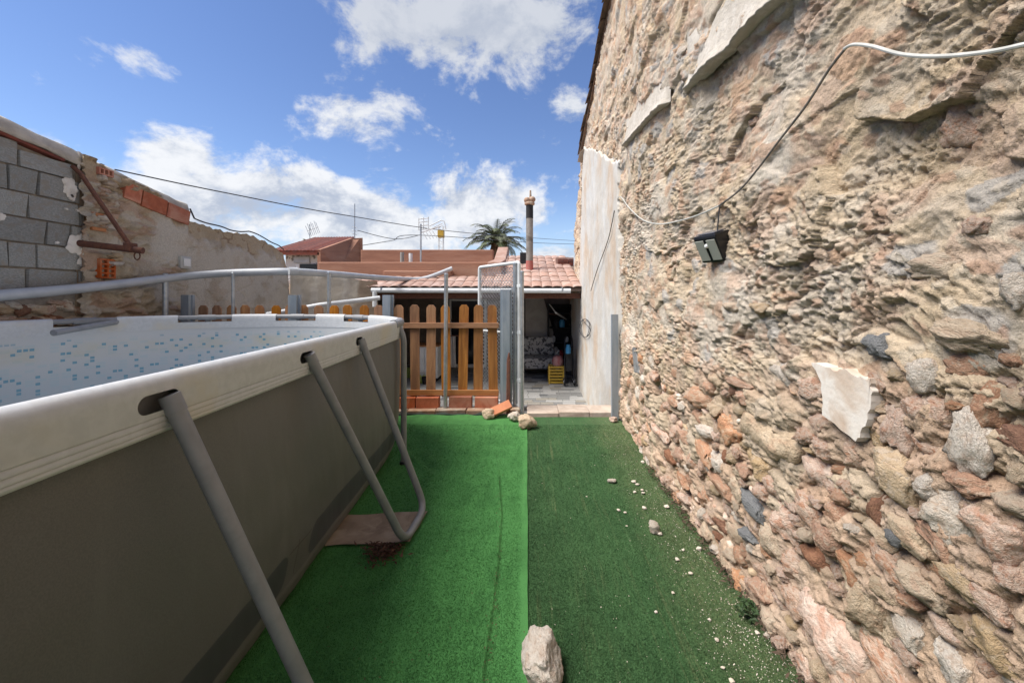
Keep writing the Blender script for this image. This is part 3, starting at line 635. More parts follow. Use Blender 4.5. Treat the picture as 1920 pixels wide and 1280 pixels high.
V = np.stack([he, Ya - 6, np.minimum(Za, ew_top(Ya) + .03 * fbm(Ya * 7, Za * 0, 3, 17))], -1).reshape(-1, 3)
link('wall_face', grid_mesh('wall_face', V, len(za), len(ya), (ew_top(Ya) - Za > -.02)[:-1, :-1], Ce.reshape(-1, 3)), M['earth'], ew)
pe = [(3.95 - 6, -.62), (7.44 - 6, -.62)] + [(t - 6, float(ew_top(t)) - .02) for t in (7.44, 7.3, 7.05, 6.7, 6.3, 5.9, 5.23, 5.19, 4.35, 3.95)]
MB().prism(pe, 0, -.34, -.012).build('wall_body', M['dirt'], ew)
y = 4.36
for L in (.20, .32, .33):
    mb = MB().box((-.04, 0, 0), (.052, L - .012, .185)); o = mb.build('brick', M['redbrick'], ew, bevel=.004, loc=(0, y - 6, cap_z(y + L / 2) - .245), rot=(math.atan2(-.16, 1), 0, 0)); y += L
mb = MB(); pts = [(.06, t - 6, float(ew_top(t)) + .03 + .012 * math.sin(t * 9)) for t in np.linspace(5.2, 7.2, 30)]
tag(MB().tube([Vector(p) + EO for p in pts], .010, 8).build('cable', M['wire'], None, True), 'thick dark cable lying along the top of the earth wall', 'cable')
# angled low wall that runs on to the terrace roof
lw = thing('low_wall', 'low stained cream rendered wall running on to the terrace roof', 'wall', (-4.45, 7.42, 0))
A, B = Vector((-4.45, 7.42, 0)), Vector((-3.03, 8.0, 0)); dl = (B - A); n_ = 110; m_ = 120
ta = np.linspace(0, 1, n_); zz = np.linspace(-.62, 1, m_); T, Q = np.meshgrid(ta, np.linspace(0, 1, m_), indexing='xy')
Zt = -.62 + (np.interp(T, [0, .6, .75, 1], [1.84, 1.78, 1.74, 1.70]) + .015 * fbm(T * 9, T * 0, 3, 5) + .62) * Q
of = .012 * fbm(T * 5, Zt * 3, 4, 401); nx_, ny_ = dl.y / dl.length, -dl.x / dl.length
Cl = np.zeros(T.shape + (3,)) + np.array((.49, .44, .36)); l1_ = fbm(T * 4, Zt * 1.2, 5, 411, .6)
Cl = lerp(Cl, (.58, .54, .47), sm(0, .6, l1_) * .7); Cl = lerp(Cl, (.30, .23, .165), sm(.66, .85, T + .15 * l1_)); Cl = lerp(Cl, (.33, .28, .22), sm(.3, .8, -l1_) * .6)
V = np.stack([T * dl.x + nx_ * of, T * dl.y + ny_ * of, Zt], -1).reshape(-1, 3)
link('wall_face', grid_mesh('wall_face', V, m_, n_, None, Cl.reshape(-1, 3)), M['plaster'], lw)
MB().prism([(.0, .03), (dl.x, dl.y + .03), (dl.x - .2, dl.y + .3), (-.2, .3)], 2, -.62, 1.66).build('wall_body', M['dirt'], lw)

# rusty bracket let into the block wall, weatherproof switch
ib = thing('iron_bracket', 'rusty iron beam with diagonal strut sticking out of the block wall', 'bracket', onX(150, 458, LX))
o0 = onX(147, 456, LX + .01); e0 = at(268, 470, o0.y + .14); t0 = onX(136, 312, LX + .02); O_ = Vector(ib.location)
MB().tube([o0 - O_, e0 - O_], .034, 12).build('beam', M['rust'], ib, True)
k_ = o0.lerp(e0, .80)
MB().tube([t0 - O_, t0.lerp(k_, .08) + Vector((.03, 0, 0)) - O_, k_ + Vector((0, 0, .03)) - O_], .020, 8).build('strut', M['rust'], ib, True)
MB().tube([e0 - O_ + Vector((-.05 + .03 * math.cos(a), -.01, -.055 + .04 * math.sin(a))) for a in np.linspace(0, 6.28, 14)], .006, 6).build('ring', M['rust'], ib, True)
MB().box((-.03, -.05, -.045), (.03, .05, .045)).build('clamp', M['rust'], ib, bevel=.01, loc=k_ - O_ + Vector((0, 0, .02)))
p = onX(343, 493, LX + .03); sb = thing('switch_box', 'small white weatherproof switch on the earth wall', 'switch', p)
MB().box((-.02, -.085, -.075), (.05, .075, .085)).build('box', mat('grey_box', (.42, .42, .40), None, rough=.5), sb, bevel=.01)
MB().box((.0505, -.055, -.045), (.065, .045, .055)).build('rocker', M['white'], sb, bevel=.006)

# ================================================================ the pool
PZ = 1.2; pa = math.atan(.054); PO = Vector((-.907, 0, 0))
pool = thing('pool', 'oval above-ground frame pool, taupe outside with pale rim sleeve and mosaic liner', 'pool', PO, pa)
HW, S0, S1, AE = 1.60, -1.5, 3.22, 1.40          # local: x to the right (near side at x=0), y along the pool
per = []
def arc(cy, sgn):
    for a in np.linspace(0, math.pi, 260): per.append((-HW + HW * math.cos(a) * sgn, cy + sgn * AE * math.sin(a)))
for t in np.r_[np.arange(S0, .2, .01), np.arange(.2, 2.6, .005), np.arange(2.6, S1, .01)]: per.append((0., t))
arc(S1, 1)
for t in np.arange(S1, S0, -.04): per.append((-2 * HW, t))
arc(S0, -1)
per = np.array(per); keepm = np.r_[True, np.hypot(*np.diff(per, axis=0).T) > 1e-4]; per = per[keepm]
if np.hypot(*(per[0] - per[-1])) < 1e-3: per = per[:-1]
tang = np.roll(per, -1, 0) - np.roll(per, 1, 0); tang /= np.hypot(*tang.T)[:, None]; nrm = np.c_[tang[:, 1], -tang[:, 0]]
arcl = np.r_[0, np.cumsum(np.hypot(*np.diff(per, axis=0).T))]; NP = len(per)
ca, sa = math.cos(pa), math.sin(pa)
def p_world(i): return Vector((PO.x + per[i, 0] * ca - per[i, 1] * sa, PO.y + per[i, 0] * sa + per[i, 1] * ca, PZ))
def sweep(name, prof, m, keep=None, uvs=True, smooth=True, close=True):
    pr_ = np.array(prof); k = len(pr_); idx = list(range(NP)) + ([0] if close else [])
    P2 = per[idx]; N2 = nrm[idx]; al = np.r_[arcl, arcl[-1] + .01]
    V = np.zeros((k, len(idx), 3)); UV = np.zeros((k, len(idx), 2))
    for r_ in range(k):
        V[r_, :, :2] = P2 + N2 * pr_[r_, 0]; V[r_, :, 2] = pr_[r_, 1]; UV[r_, :, 0] = al[:len(idx)]; UV[r_, :, 1] = pr_[r_, 1]
    return V, UV, k, len(idx)
def pool_mat():
    m = bpy.data.materials.new('pool_outer_vinyl'); m.use_nodes = True; t = NT(m.node_tree)
    p = t.n('ShaderNodeBsdfPrincipled'); t.l(p.outputs[0], t.n('ShaderNodeOutputMaterial').inputs[0])
    uv = t.n('ShaderNodeUVMap').outputs[0]; u, v, _ = t.xyz(uv); co = t.n('ShaderNodeTexCoord').outputs['Object']
    base = t.mix(t.step(t.noise(co, 260, 3, .7), .35, .65), (.112, .110, .107), (.136, .133, .129))
    base = t.mix(t.m('MULTIPLY', t.step(t.noise(t.vm('MULTIPLY', co, (6, 6, .8)), 1.2, 5, .65), .5, .8), .35), base, (.185, .182, .176))
    def band(x, a, b, s=.004): return t.m('MULTIPLY', t.step(x, a - s, a + s), t.step(x, b + s, b - s))
    lowb = t.step(v, .155, .148)                                         # plain grey hem
    d = t.m('ADD', v, 0.)
    # printed dark stripe with rounded ends, broken by a pale gap
    def stripe(a, b):
        x0 = t.m('MAXIMUM', t.m('MAXIMUM', t.m('SUBTRACT', a + .06, u), t.m('SUBTRACT', u, b - .06)), 0.)
        y0 = t.m('MAXIMUM', t.m('SUBTRACT', t.m('ABSOLUTE', t.m('SUBTRACT', v, .235)), .02), 0.)
        return t.step(t.m('SQRT', t.m('ADD', t.m('MULTIPLY', x0, x0), t.m('MULTIPLY', y0, y0))), .062, .056)
    s_ = t.m('MAXIMUM', stripe(3.38, 7.5), stripe(-.5, 3.19), clamp=True)
    col = t.mix(lowb, base, (.160, .156, .148)); col = t.mix(s_, col, (.068, .073, .080))
    seam = t.m('MULTIPLY', band(v, .296, .300, .001), band(u, 3.19, 3.38)); seam = t.m('MAXIMUM', seam, t.m('MULTIPLY', band(u, 3.26, 3.264, .001), band(v, .17, .32)))
    col = t.mix(seam, col, (.05, .048, .044))
    t.l(col, p.inputs['Base Color']); p.inputs['Roughness'].default_value = .55; p.inputs['Specular IOR Level'].default_value = .35
    b = t.n('ShaderNodeBump'); b.inputs['Strength'].default_value = .12; b.inputs['Distance'].default_value = .003; t.l(t.noise(co, 300, 3), b.inputs['Height']); t.l(b.outputs[0], p.inputs['Normal'])
    return m
def liner_mat():
    m = bpy.data.materials.new('mosaic_liner'); m.use_nodes = True; t = NT(m.node_tree)
    p = t.n('ShaderNodeBsdfPrincipled'); t.l(p.outputs[0], t.n('ShaderNodeOutputMaterial').inputs[0])
    uv = t.n('ShaderNodeUVMap').outputs[0]; u, v, _ = t.xyz(uv)
    co = t.vec(u, v, 0)
    def cells(cu, cv, seed):
        a, b = t.m('DIVIDE', u, cu), t.m('DIVIDE', v, cv)
        wn = t.n('ShaderNodeTexWhiteNoise', noise_dimensions='3D'); t.l(t.vec(t.m('FLOOR', a), t.m('FLOOR', b), seed), wn.inputs['Vector'])
        fa, fb = t.m('FRACT', a), t.m('FRACT', b)
        ins = t.m('MULTIPLY', t.m('MULTIPLY', t.m('GREATER_THAN', fa, .12), t.m('LESS_THAN', fa, .88)), t.m('MULTIPLY', t.m('GREATER_THAN', fb, .12), t.m('LESS_THAN', fb, .88)))
        return wn.outputs[0], ins
    r1, i1 = cells(.038, .030, 1.); r2, i2 = cells(.075, .03, 7.)
    zone = t.m('MULTIPLY', t.step(v, 1.02, .985), t.step(v, .42, .62))
    stain = t.step(t.noise(t.vec(t.m('MULTIPLY', u, .8), v, 0), 3, 5, .6), .35, .75)
    col = t.mix(t.step(v, .95, .55), (.47, .485, .495), (.38, .43, .475))
    col = t.mix(t.m('MULTIPLY', t.m('MULTIPLY', t.m('GREATER_THAN', r2, .62), i2), t.m('MULTIPLY', zone, .28)), col, (.28, .44, .50))
    scum = t.m('MULTIPLY', t.m('MULTIPLY', t.step(v, .80, .88), t.step(v, 1.0, .93)), t.m('MULTIPLY', stain, .6))
    col = t.mix(scum, col, (.46, .42, .28))
    col = t.mix(t.m('MULTIPLY', t.m('MULTIPLY', t.m('GREATER_THAN', r1, .875), i1), t.m('MULTIPLY', zone, .85)), col, (.075, .25, .36))
    t.l(col, p.inputs['Base Color']); p.inputs['Roughness'].default_value = .42
    return m
M['pool_out'] = pool_mat(); M['liner'] = liner_mat()
M['sleeve'] = mat('pale_vinyl_sleeve', (.45, .465, .48), (.50, .515, .53), 30, .55, .06, 260, c3=(.50, .48, .43), s3=2)
_z = np.r_[np.linspace(1.075, .06, 46), .04, .02, .002]; _o = np.interp(-_z, [-1.075, -.95, -.75, -.5, -.3, -.12, -.04, -.002], [-.004, .0, .006, .004, -.010, -.045, -.085, -.11])
V, UV, k, n = sweep('w', list(zip(_o, _z)), None)
_S, _Zz = UV[..., 0], UV[..., 1]
_w = .0065 * fbm(_S * 1.1, _Zz * 1.6, 3, 501) + .0028 * fbm(_S * 5 + _Zz * 2, _Zz * 1.4, 3, 503) + .004 * np.exp(-((_S % .66) - .33) ** 2 / .012) * sm(.7, 1.0, _Zz)
_w = _w * sm(1.075, 1.0, _Zz); V[..., 0] += np.r_[nrm, nrm[:1]][None, :, 0] * _w; V[..., 1] += np.r_[nrm, nrm[:1]][None, :, 1] * _w
o = link('outer_wall', grid_mesh('outer_wall', V.reshape(-1, 3), k, n, None, None, UV.reshape(-1, 2)), M['pool_out'], pool)
V, UV, k, n = sweep('l', [(-.026, 1.10), (-.022, 1.05), (-.018, .95), (-.012, .75), (-.014, .5), (-.028, .3), (-.062, .12), (-.13, .02)], None)
link('liner', grid_mesh('liner', V.reshape(-1, 3), k, n, None, None, UV.reshape(-1, 2)), M['liner'], pool)
fl = MB().add([(p[0] - q[0] * .13, p[1] - q[1] * .13, .02) for p, q in zip(per, nrm)], [tuple(range(NP))]); fl.build('liner_floor', M['liner'], pool)
# sleeve round the rim pipe; inside / over the top / outside, with windows where the frame joints sit
def idx_at_u(u, lo, hi):
    best = min(range(lo, hi), key=lambda i: abs(U0 + F * p_world(i).x / p_world(i).y - u)); return best
i_arc0 = int(np.argmax((per[:, 1] >= S1 - 1e-6))); i_arc1 = i_arc0 + 258
WIN = []
for (ua, ub) in ((95, 220), (333, 435), (520, 595), (648, 695)):
    ia, ib_ = idx_at_u(ua, i_arc0 + 60, i_arc1 + 20), idx_at_u(ub, i_arc0 + 60, i_arc1 + 20); WIN.append((min(ia, ib_), max(ia, ib_)))
SLOT = [(1.0, .060), (1.74, .055), (2.365, .05), (.39, .06)]
prof = [(-.026, 1.055), (-.028, 1.10), (-.029, 1.125), (-.030, 1.15), (-.030, 1.175), (-.025, 1.190), (-.013, 1.200), (.0, 1.2025), (.013, 1.200), (.024, 1.191), (.030, 1.178), (.031, 1.166)] + [(.0315 - .0001 * q_, 1.159 - .0036 * q_) for q_ in range(15)] + [(.0295, 1.098), (.0294, 1.0955), (.0272, 1.0948), (.0272, 1.0940), (.0286, 1.0930), (.0280, 1.081), (.0278, 1.0795), (.0256, 1.0788), (.0256, 1.078), (.0268, 1.077), (.0262, 1.066), (.0260, 1.0645), (.0238, 1.0638), (.0238, 1.063), (.0250, 1.062), (.0244, 1.051), (.008, 1.0495)]
V, UV, k, n = sweep('s', prof, None)
keep = np.ones((k - 1, n - 1), bool); pz = np.array([p[1] for p in prof])
for (a, b) in WIN:
    for r_ in range(k - 1):
        if min(pz[r_], pz[r_ + 1]) >= 1.124: keep[r_, a:b] = False
for (s0, hl) in SLOT:                              # rounded slots on the outer face; boundary vertices slide on to the outline
    ins = np.zeros((k, n), bool)
    for r_ in range(11, 28):
        for i in range(n - 1):
            if per[i, 0] == 0 and abs(per[i, 1] - s0) < hl + .03:
                dx_ = max(abs(per[i, 1] - s0) - hl + .023, 0); dz_ = pz[r_] - 1.134
                if math.hypot(dx_, dz_) < .0235: ins[r_, i] = True
    q = ins[:-1, :-1] & ins[1:, :-1] & ins[:-1, 1:] & ins[1:, 1:]; keep &= ~q
    for r_, i in zip(*np.nonzero(ins)):
        ay = min(max(per[i, 1], s0 - hl + .023), s0 + hl - .023); vy, vz = per[i, 1] - ay, pz[r_] - 1.134; L_ = math.hypot(vy, vz)
        if L_ > .012: V[r_, i, 1] = ay + vy / L_ * .0235; V[r_, i, 2] = 1.134 + vz / L_ * .0235
link('rim_sleeve', grid_mesh('rim_sleeve', V.reshape(-1, 3), k, n, keep, None, UV.reshape(-1, 2)), M['sleeve'], pool)
rp = MB().tube([(per[i, 0], per[i, 1], 1.174) for i in range(0, NP, 6)], .024, 12, closed=True); rp.build('rim_pipe', M['pool_pipe'], pool, True)
ci, si = math.cos(-pa), math.sin(-pa)
def loc(p): q = Vector(p) - PO; return Vector((q.x * ci - q.y * si, q.x * si + q.y * ci, q.z))
def smooth_path(P, r_, n=7):
    out = [P[0]]
    for a, b, c in zip(P, P[1:], P[2:]):
        p0 = b + (a - b).normalized() * min(r_, (a - b).length * .48); p2 = b + (c - b).normalized() * min(r_, (c - b).length * .48)
        for i in range(n + 1): t = i / n; out.append(p0 * (1 - t) ** 2 + b * 2 * t * (1 - t) + p2 * t * t)
    out.append(P[-1]); return out
fa, fb = loc(onZ(758, 1030, .0)), loc(onZ(797, 962, .0)); fa.z = fb.z = .037
def u_leg(dy, shift=0.):
    ta_, tb_ = Vector((.030, 1.765, 1.140)), Vector((.030, 2.39, 1.140)); D = Vector((shift, dy, 0)); g = Vector((0, -.06 if dy else 0, 0))
    P = smooth_path([ta_ + D, fa + D + g, fb + D, tb_ + D], .11)
    o = MB().tube(P, .0215, 14).build('support_leg', M['pool_pipe'], pool, True)
    for q, t_ in ((P[0], P[1]), (P[-1], P[-2])):
        dd = (t_ - q).normalized(); MB().tube([q + dd * -.004, q + dd * .045], .0240, 14).build('collar', M['pool_pipe'], o, True)
    # groundsheet strap between foot and pool
    s0 = [Vector((-.10, fa.y + .03, .016)), Vector((-.10, fb.y - .02, .016)), fb + Vector((.022, -.03, -.008)), fa + Vector((.022, .03, -.010))]
    nn = 14; V = []
    for i in range(nn):
        for j in range(nn):
            a, b = i / (nn - 1), j / (nn - 1); q = (s0[0].lerp(s0[3], a)).lerp(s0[1].lerp(s0[2], a), b)
            V.append(q + D + Vector((0, 0, .006 * math.sin(a * 7 + b * 3) * (1 - a) + .004 * math.sin(b * 9))))
    tag(link('foot_strap', grid_mesh('foot_strap', np.array([tuple(v) for v in V]), nn, nn), M['mat_'], pool), 'tan groundsheet strap from the leg foot to the pool base')
u_leg(0); u_leg(-1.36)
def v_leg(i, out=.035, joint=True):
    x, y = per[i] + nrm[i] * out; a, b = per[i]
    o = MB().tube(smooth_path([Vector((a, b, 1.172)), Vector((a + nrm[i, 0] * out * .6, b + nrm[i, 1] * out * .6, 1.12)), Vector((x, y, 1.05)), Vector((x, y, .0))], .05), .0235, 12).build('support_leg', M['pool_pipe'], pool, True)
    MB().lathe([(.034, 0), (.036, .012), (.030, .03)], (x, y, .003), 14).build('foot_cap', M['black'], o, True)
    tv = tang[i]; MB().tube([(a - tv[0] * .075, b - tv[1] * .075, 1.172), (a + tv[0] * .075, b + tv[1] * .075, 1.172)], .0305, 14).build('joint', M['pool_pipe'], o, True)
for (a, b) in WIN: v_leg((a + b) // 2)
v_leg(i_arc0 + 4, .06)
ia = i_arc0
MB().tube([(per[i, 0], per[i, 1], 1.172) for i in range(ia - 3, ia + 22)], .0405, 14).build('corner_joint', M['pool_pipe'], pool, True)
# spare pole lying inside on the rim
p1, p2 = at(100, 624, 3.28), at(225, 602, 3.9)
tag(MB().tube([p1, p2], .026, 12).build('pole', M['pool_pipe'], None, True), 'loose dark grey pole resting under the far pool rim', 'pole')
# ================================================================ picket fences and posts
FD = 4.84
def picket_mesh(wd, hh, t=.020):
    c = .028; return MB().prism([(-wd / 2, 0), (wd / 2, 0), (wd / 2, hh - c * 1.3), (wd / 2 - c, hh), (-wd / 2 + c, hh), (-wd / 2, hh - c * 1.3)], 1, 0, t).mesh('picket', bevel=.003)
pm = picket_mesh(.113, 1.12); pm.materials.append(M['wood'])
def fence(label, us, d, ztop, rz0, rz1, rails):
    xs = [(u - U0) / F * d for u in us]; f = thing('picket_fence', label, 'fence', ((xs[0] + xs[-1]) / 2, d, 0)); cx = f.location.x
    for x in xs: link('picket', pm, None, f, (x - cx + random.uniform(-.003, .003), 0, ztop - 1.12 + random.uniform(-.004, .004)), (R(random.uniform(-.4, .4)), R(random.uniform(-.9, .9)), 0))
    for z in rails: MB().box((rz0 - cx, -.034, z - .033), (rz1 - cx, -.002, z + .033)).build('rail', M['rail'], f, bevel=.004)
    return f
fence('brown picket fence panel standing on red bricks in front of the tiled terrace', (749, 778.5, 807.5, 837, 867, 896.5, 925), FD, 1.297, -1.61, -.345, (1.048, .228))
d2 = 5.0
fence('long brown picket fence behind the pool with only its tips above the rim', [322 + 27.6 * k for k in range(15)], d2, 1.292, -4.46, -1.72, (1.05, .23))
def c_post(u, d, ztop, label, wd=.145):
    h_ = ztop + .05; w_ = wd / 2
    pr_ = [(-w_, .035), (-w_, .0), (-w_ * .72, 0), (-w_ * .62, -.028), (w_ * .62, -.028), (w_ * .72, 0), (w_, 0), (w_, .035), (w_ - .006, .035), (w_ - .006, .006), (w_ * .64, .006), (w_ * .55, -.022), (-w_ * .55, -.022), (-w_ * .64, .006), (-w_ + .006, .006), (-w_ + .006, .035)]
    o = MB().prism(pr_, 2, 0, h_).build('steel_post', M['post'], None, loc=((u - U0) / F * d, d, -.05)); tag(o, label, 'post'); return o
c_post(949, 4.80, 1.485, 'broad folded steel post at the gate end of the picket panel')
c_post(727, 4.80, 1.42, 'broad folded steel post between pool corner and picket panel', .13)
c_post(350, 4.93, 1.42, 'broad folded steel post behind the pool near the earth wall', .15); c_post(551, 4.93, 1.42, 'broad folded steel post behind the middle of the pool', .15)
def pipe_post(u, d, ztop, label, r_=.024, z0=-.02, m='galv', lean=0):
    x = (u - U0) / F * d; p = thing('tube_post', label, 'post', (x, d, z0))
    MB().tube([(0, 0, 0), (lean, 0, ztop - z0)], r_, 12).build('tube', M[m], p, True)
    MB().lathe([(r_ + .003, 0), (r_ + .003, .02), (r_ * .6, .03)], (lean, 0, ztop - z0 - .012), 12).build('cap', M[m], p, True); return p
pipe_post(835, 4.76, 1.665, 'slim galvanised tube post in front of the picket panel', .0235, 0, lean=.01)
pipe_post(310, 4.70, 1.66, 'galvanised tube post under the grey pipe beside the earth wall', .028); pipe_post(437, 4.96, 1.69, 'galvanised tube post under the grey pipe with pickets either side', .02)
pipe_post(617, 5.06, 1.70, 'galvanised tube post under the grey pipe near the low wall', .024)
pipe_post(966, 4.86, 1.80, 'weathered tube post carrying the gate hinges', .029, -.02); pipe_post(979, 4.70, 1.69, 'slim tube post at the free edge of the passage', .022, 0)
# folded angle at the plaster edge
tag(MB().prism([(0, 0), (.07, 0), (.07, .006), (.006, .006), (.006, .06), (0, .06)], 2, 0, 1.20).build('steel_angle', M['post'], None, loc=((1147 - U0) / F * 4.46, 4.44, .0)), 'grey steel angle upright against the edge of the plastered wall', 'post')

# grey drain pipe laid along the post tops, white pipe on the low wall
P = [at(-60, 560, 3.05)] + [at(*q) for q in ((0, 553.5, 3.26), (110, 545, 3.7), (210, 534, 4.15), (300, 523.5, 4.68), (365, 516, 4.9), (440, 511, 5.0), (550, 508.5, 5.05), (640, 515, 5.9), (700, 520, 7.1), (768, 524, 8.55), (797, 523.5, 8.65), (848, 503, 8.8))]
gp = thing('drain_pipe', 'long grey plastic drain pipe bent along the post tops behind the pool', 'pipe', P[6])
Q = smooth_path(P, .3, 5); MB().tube([q - P[6] for q in Q], .047, 14).build('pipe', M['pvc'], gp, True)
for k in (4, 7, 9): dd = (P[k + 1] - P[k - 1]).normalized(); MB().tube([P[k] - P[6] - dd * .05, P[k] - P[6] + dd * .05], .0515, 14).build('coupling', M['pvc'], gp, True)
tag(MB().tube([at(500, 590, 5.25), at(600, 572, 5.5), at(712, 558.5, 5.9)], .034, 12).build('drain_pipe', M['pvcw'], None, True), 'white plastic pipe sloping behind the picket tips', 'pipe')

# ================================================================ chain-link gate, standing open
hg = Vector((-.095, 4.83, .03)); fr = at(899, 742, 5.28); gv = Vector((fr.x - hg.x, fr.y - hg.y, 0)); GL = gv.length
gate = thing('gate', 'white tube gate with chain-link mesh standing ajar beside the picket panel', 'gate', hg, math.atan2(gv.y, gv.x)); GH0, GH1 = 1.79, 1.76
MB().tube(smooth_path([Vector((0, 0, 0)), Vector((0, 0, GH0)), Vector((GL, 0, GH1)), Vector((GL, 0, .02))], .03, 4), .021, 12).build('frame', M['pvcw'], gate, True)
MB().tube([(.0, 0, .04), (GL, 0, .04)], .019, 10).build('bottom_bar', M['pvcw'], gate, True); MB().tube([(.0, 0, .92), (GL, 0, .92)], .012, 8).build('middle_bar', M['pvcw'], gate, True)
mb = MB(); st = .052; n = int(GL / st)
for k in range(n):
    for s_ in (0, 1):
        pts = []; m_ = int(1.68 / (st * .9))
        for i in range(m_ + 1):
            x = .03 + k * st + (st if (i + s_) % 2 else 0); pts.append((min(max(x, .02), GL - .02), .004 if i % 2 else -.004, .06 + i * (1.68 / m_)))
        mb.tube(pts, .0036, 4, cap=False)
tag(mb.build('chain_link', M['galv'], gate), 'galvanised diamond chain-link mesh')
for z in (.35, .93, 1.5): MB().box((-.05, -.02, z - .02), (.025, .02, z + .02)).build('hinge', M['pvcw'], gate, bevel=.006)

# ================================================================ kerb, bricks and loose stones by the gate
kb = [('kerb_block', 735, 818), ('kerb_block', 819, 893), ('kerb_block', 894, 985)]
kt = thing('kerb', 'row of pale weathered brick blocks edging the bright carpet', 'kerb', (-.8, 4.72, 0))
x = -1.72
for L in (.30, .34, .36, .30, .34):
    MB().box((0, 0, -.02), (L - .008, .15, .055 + random.uniform(-.006, .006)), jit=.006).build('brick', M['oldbrick'], kt, bevel=.008, loc=(x + .8, -.06, 0)); x += L
ts = thing('doorstep', 'pale worn stone threshold of the passage to the terrace', 'step', (.5, 4.75, 0))
x = 0.0
for L in (.38, .36, .36): MB().box((0, 0, -.02), (L - .008, .34, .045 + random.uniform(-.005, .005)), jit=.006).build('slab', M['threshold'], ts, bevel=.010, loc=(x - .5, -.13, 0)); x += L
MB().box((-5.2, 4.905, -.62), (1.11, 4.96, .03)).build('retaining_edge', M['concrete'])['kind'] = 'structure'
for k, (u0, u1) in enumerate(((740, 780), (782, 824), (843, 885), (891, 934))):
    x0, x1 = (u0 - U0) / F * 4.80, (u1 - U0) / F * 4.80
    o = MB().box((0, 0, 0), (x1 - x0, .11, .135 + random.uniform(-.006, .006))).build('brick', M['redbrick'], None, bevel=.006, loc=(x0, 4.75, .052), rot=(0, 0, R(random.uniform(-1.5, 1.5))))
    tag(o, ('red brick under the picket rail next to the pool corner', 'red brick under the picket rail left of the slim tube post', 'red brick under the picket rail right of the slim tube post', 'red brick under the picket rail at the broad gate post')[k], 'brick', 'red bricks under the picket panel')
p = onZ(935, 777, .03); o = MB().box((-.155, -.05, -.02), (.155, .055, .02)).build('tile', mat('orange_tile', (.50, .20, .10), (.42, .16, .08), 9, .85, .2, 60), None, bevel=.004, loc=(p.x, p.y - .05, .10), rot=(R(42), R(-22), R(14)))
tag(o, 'orange clay tile propped against the kerb at the foot of the gate post', 'tile')
bd = thing('rusty_rods', 'bundle of dark rusty rods leaning by the gate post', 'rods', at(952, 776, 4.62))
for k in range(3): MB().tube([(k * .016 - .01, 0, 0), (k * .011 + .005 - .01, .06, .62), (.004 * k + .012, .10, .70 - .03 * k)], .010, 8).build('rod', M['rust'], bd, True)
big = stone_mesh('loose_stone', 901, 5, 9, .16); big.materials.append(STONE['cream'])
def rock(u, v, sx, sy, sz, m, label, rz=0, me=None, sink=.9):
    p = onZ(u, v, .012); o = bpy.data.objects.new('loose_stone', me or random.choice(SM)); COL.objects.link(o); o.location = (p.x, p.y, sz * sink + .008); o.scale = (sx, sy, sz); o.rotation_euler = (R(random.uniform(-8, 8)), R(random.uniform(-8, 8)), R(rz))
    o.material_slots[0].link = 'OBJECT'; o.material_slots[0].material = STONE[m]; tag(o, label, 'stone', 'loose stones on the carpets'); return o
rock(1016, 1262, .080, .125, .070, 'cream', 'large pale angular stone lying across the seam of the two carpets', 8, big)
rock(917, 784, .085, .07, .062, 'beige', 'rounded brown-beige stone against the kerb below the orange tile'); rock(965, 788, .085, .065, .055, 'cream', 'pitted pale stone behind the yellowish one by the gate'); rock(988, 802, .105, .075, .075, 'beige', 'yellowish angular stone lying beside a pitted pale stone by the gate', 20)
rock(1226, 996, .034, .03, .035, 'cream', 'thumb-high pointed white chip standing on the dark carpet'); rock(1150, 790, .05, .04, .032, 'pink', 'flat pinkish stone at the foot of the steel angle'); rock(1462, 1216, .030, .028, .026, 'pink', 'pink chip lying at the wall foot beside dark soil'); rock(1147, 903, .035, .025, .015, 'cream', 'flat cream chip lying alone on the dark carpet')
GL_ = 'small pale stone chip scattered on the dark green carpet'
for (u, v, s_) in ((1188, 903, .022), (1195, 908, .018), (1204, 918, .014), (1206, 924, .016), (1190, 922, .014), (1160, 956, .015), (1172, 960, .012), (1208, 952, .018), (1236, 1000, .020), (1270, 1048, .014), (1295, 1074, .014), (1250, 950, .02), (1228, 986, .010), (1281, 1030, .010), (1230, 1146, .009), (1344, 1198, .011), (1330, 1160, .009), (1438, 1190, .016), (1452, 1200, .013), (1372, 1275, .012), (1355, 1250, .010), (1310, 1028, .018), (1420, 1185, .012), (1175, 985, .008), (1100, 930, .008), (1262, 1110, .009), (1205, 866, .02)):
    o = rock(u, v, s_ * .85, s_ * .7, s_ * .4, 'cream', GL_); o.material_slots[0].material = M['chip']; o['group'] = 'stone chips on the dark carpet'
# grit washed off the wall (uncountable) and dead leaves
def scatter(name, m, pts, fn, label, cat):
    Vs, Fs = [], []
    for p in pts: v_, f_ = fn(p); b = len(Vs); Vs += v_; Fs += [tuple(i + b for i in q) for q in f_]
    me = bpy.data.meshes.new(name); me.from_pydata(Vs, [], Fs); return tag(link(name, me, m), label, cat, kind='stuff')
def chip(p):
    x, y, s_ = p; z0 = .0055; return [(x + random.uniform(-s_, s_), y + random.uniform(-s_, s_), z0 + (k > 2) * s_ * random.uniform(.4, 1.2)) for k in range(6)], [(0, 1, 4, 3), (1, 2, 5, 4), (2, 0, 3, 5), (3, 4, 5)]
pts = []
for _ in range(2600):
    y = 1 / random.uniform(1 / 4.5, 1 / 1.2); x = 1.03 - abs(random.gauss(0, .17)) - (.0 if y < 3 else .02)
    if x > .02: pts.append((x, y, random.choice([.0012, .0016, .002, .0026, .0034])))
for _ in range(260): pts.append((random.uniform(.02, 1), 1 / random.uniform(1 / 4.5, 1 / 1.2), random.choice([.0012, .002, .003])))
scatter('grit', M['chip'], pts, chip, 'fine pale grit spilled on the dark carpet along the stone wall', 'grit')
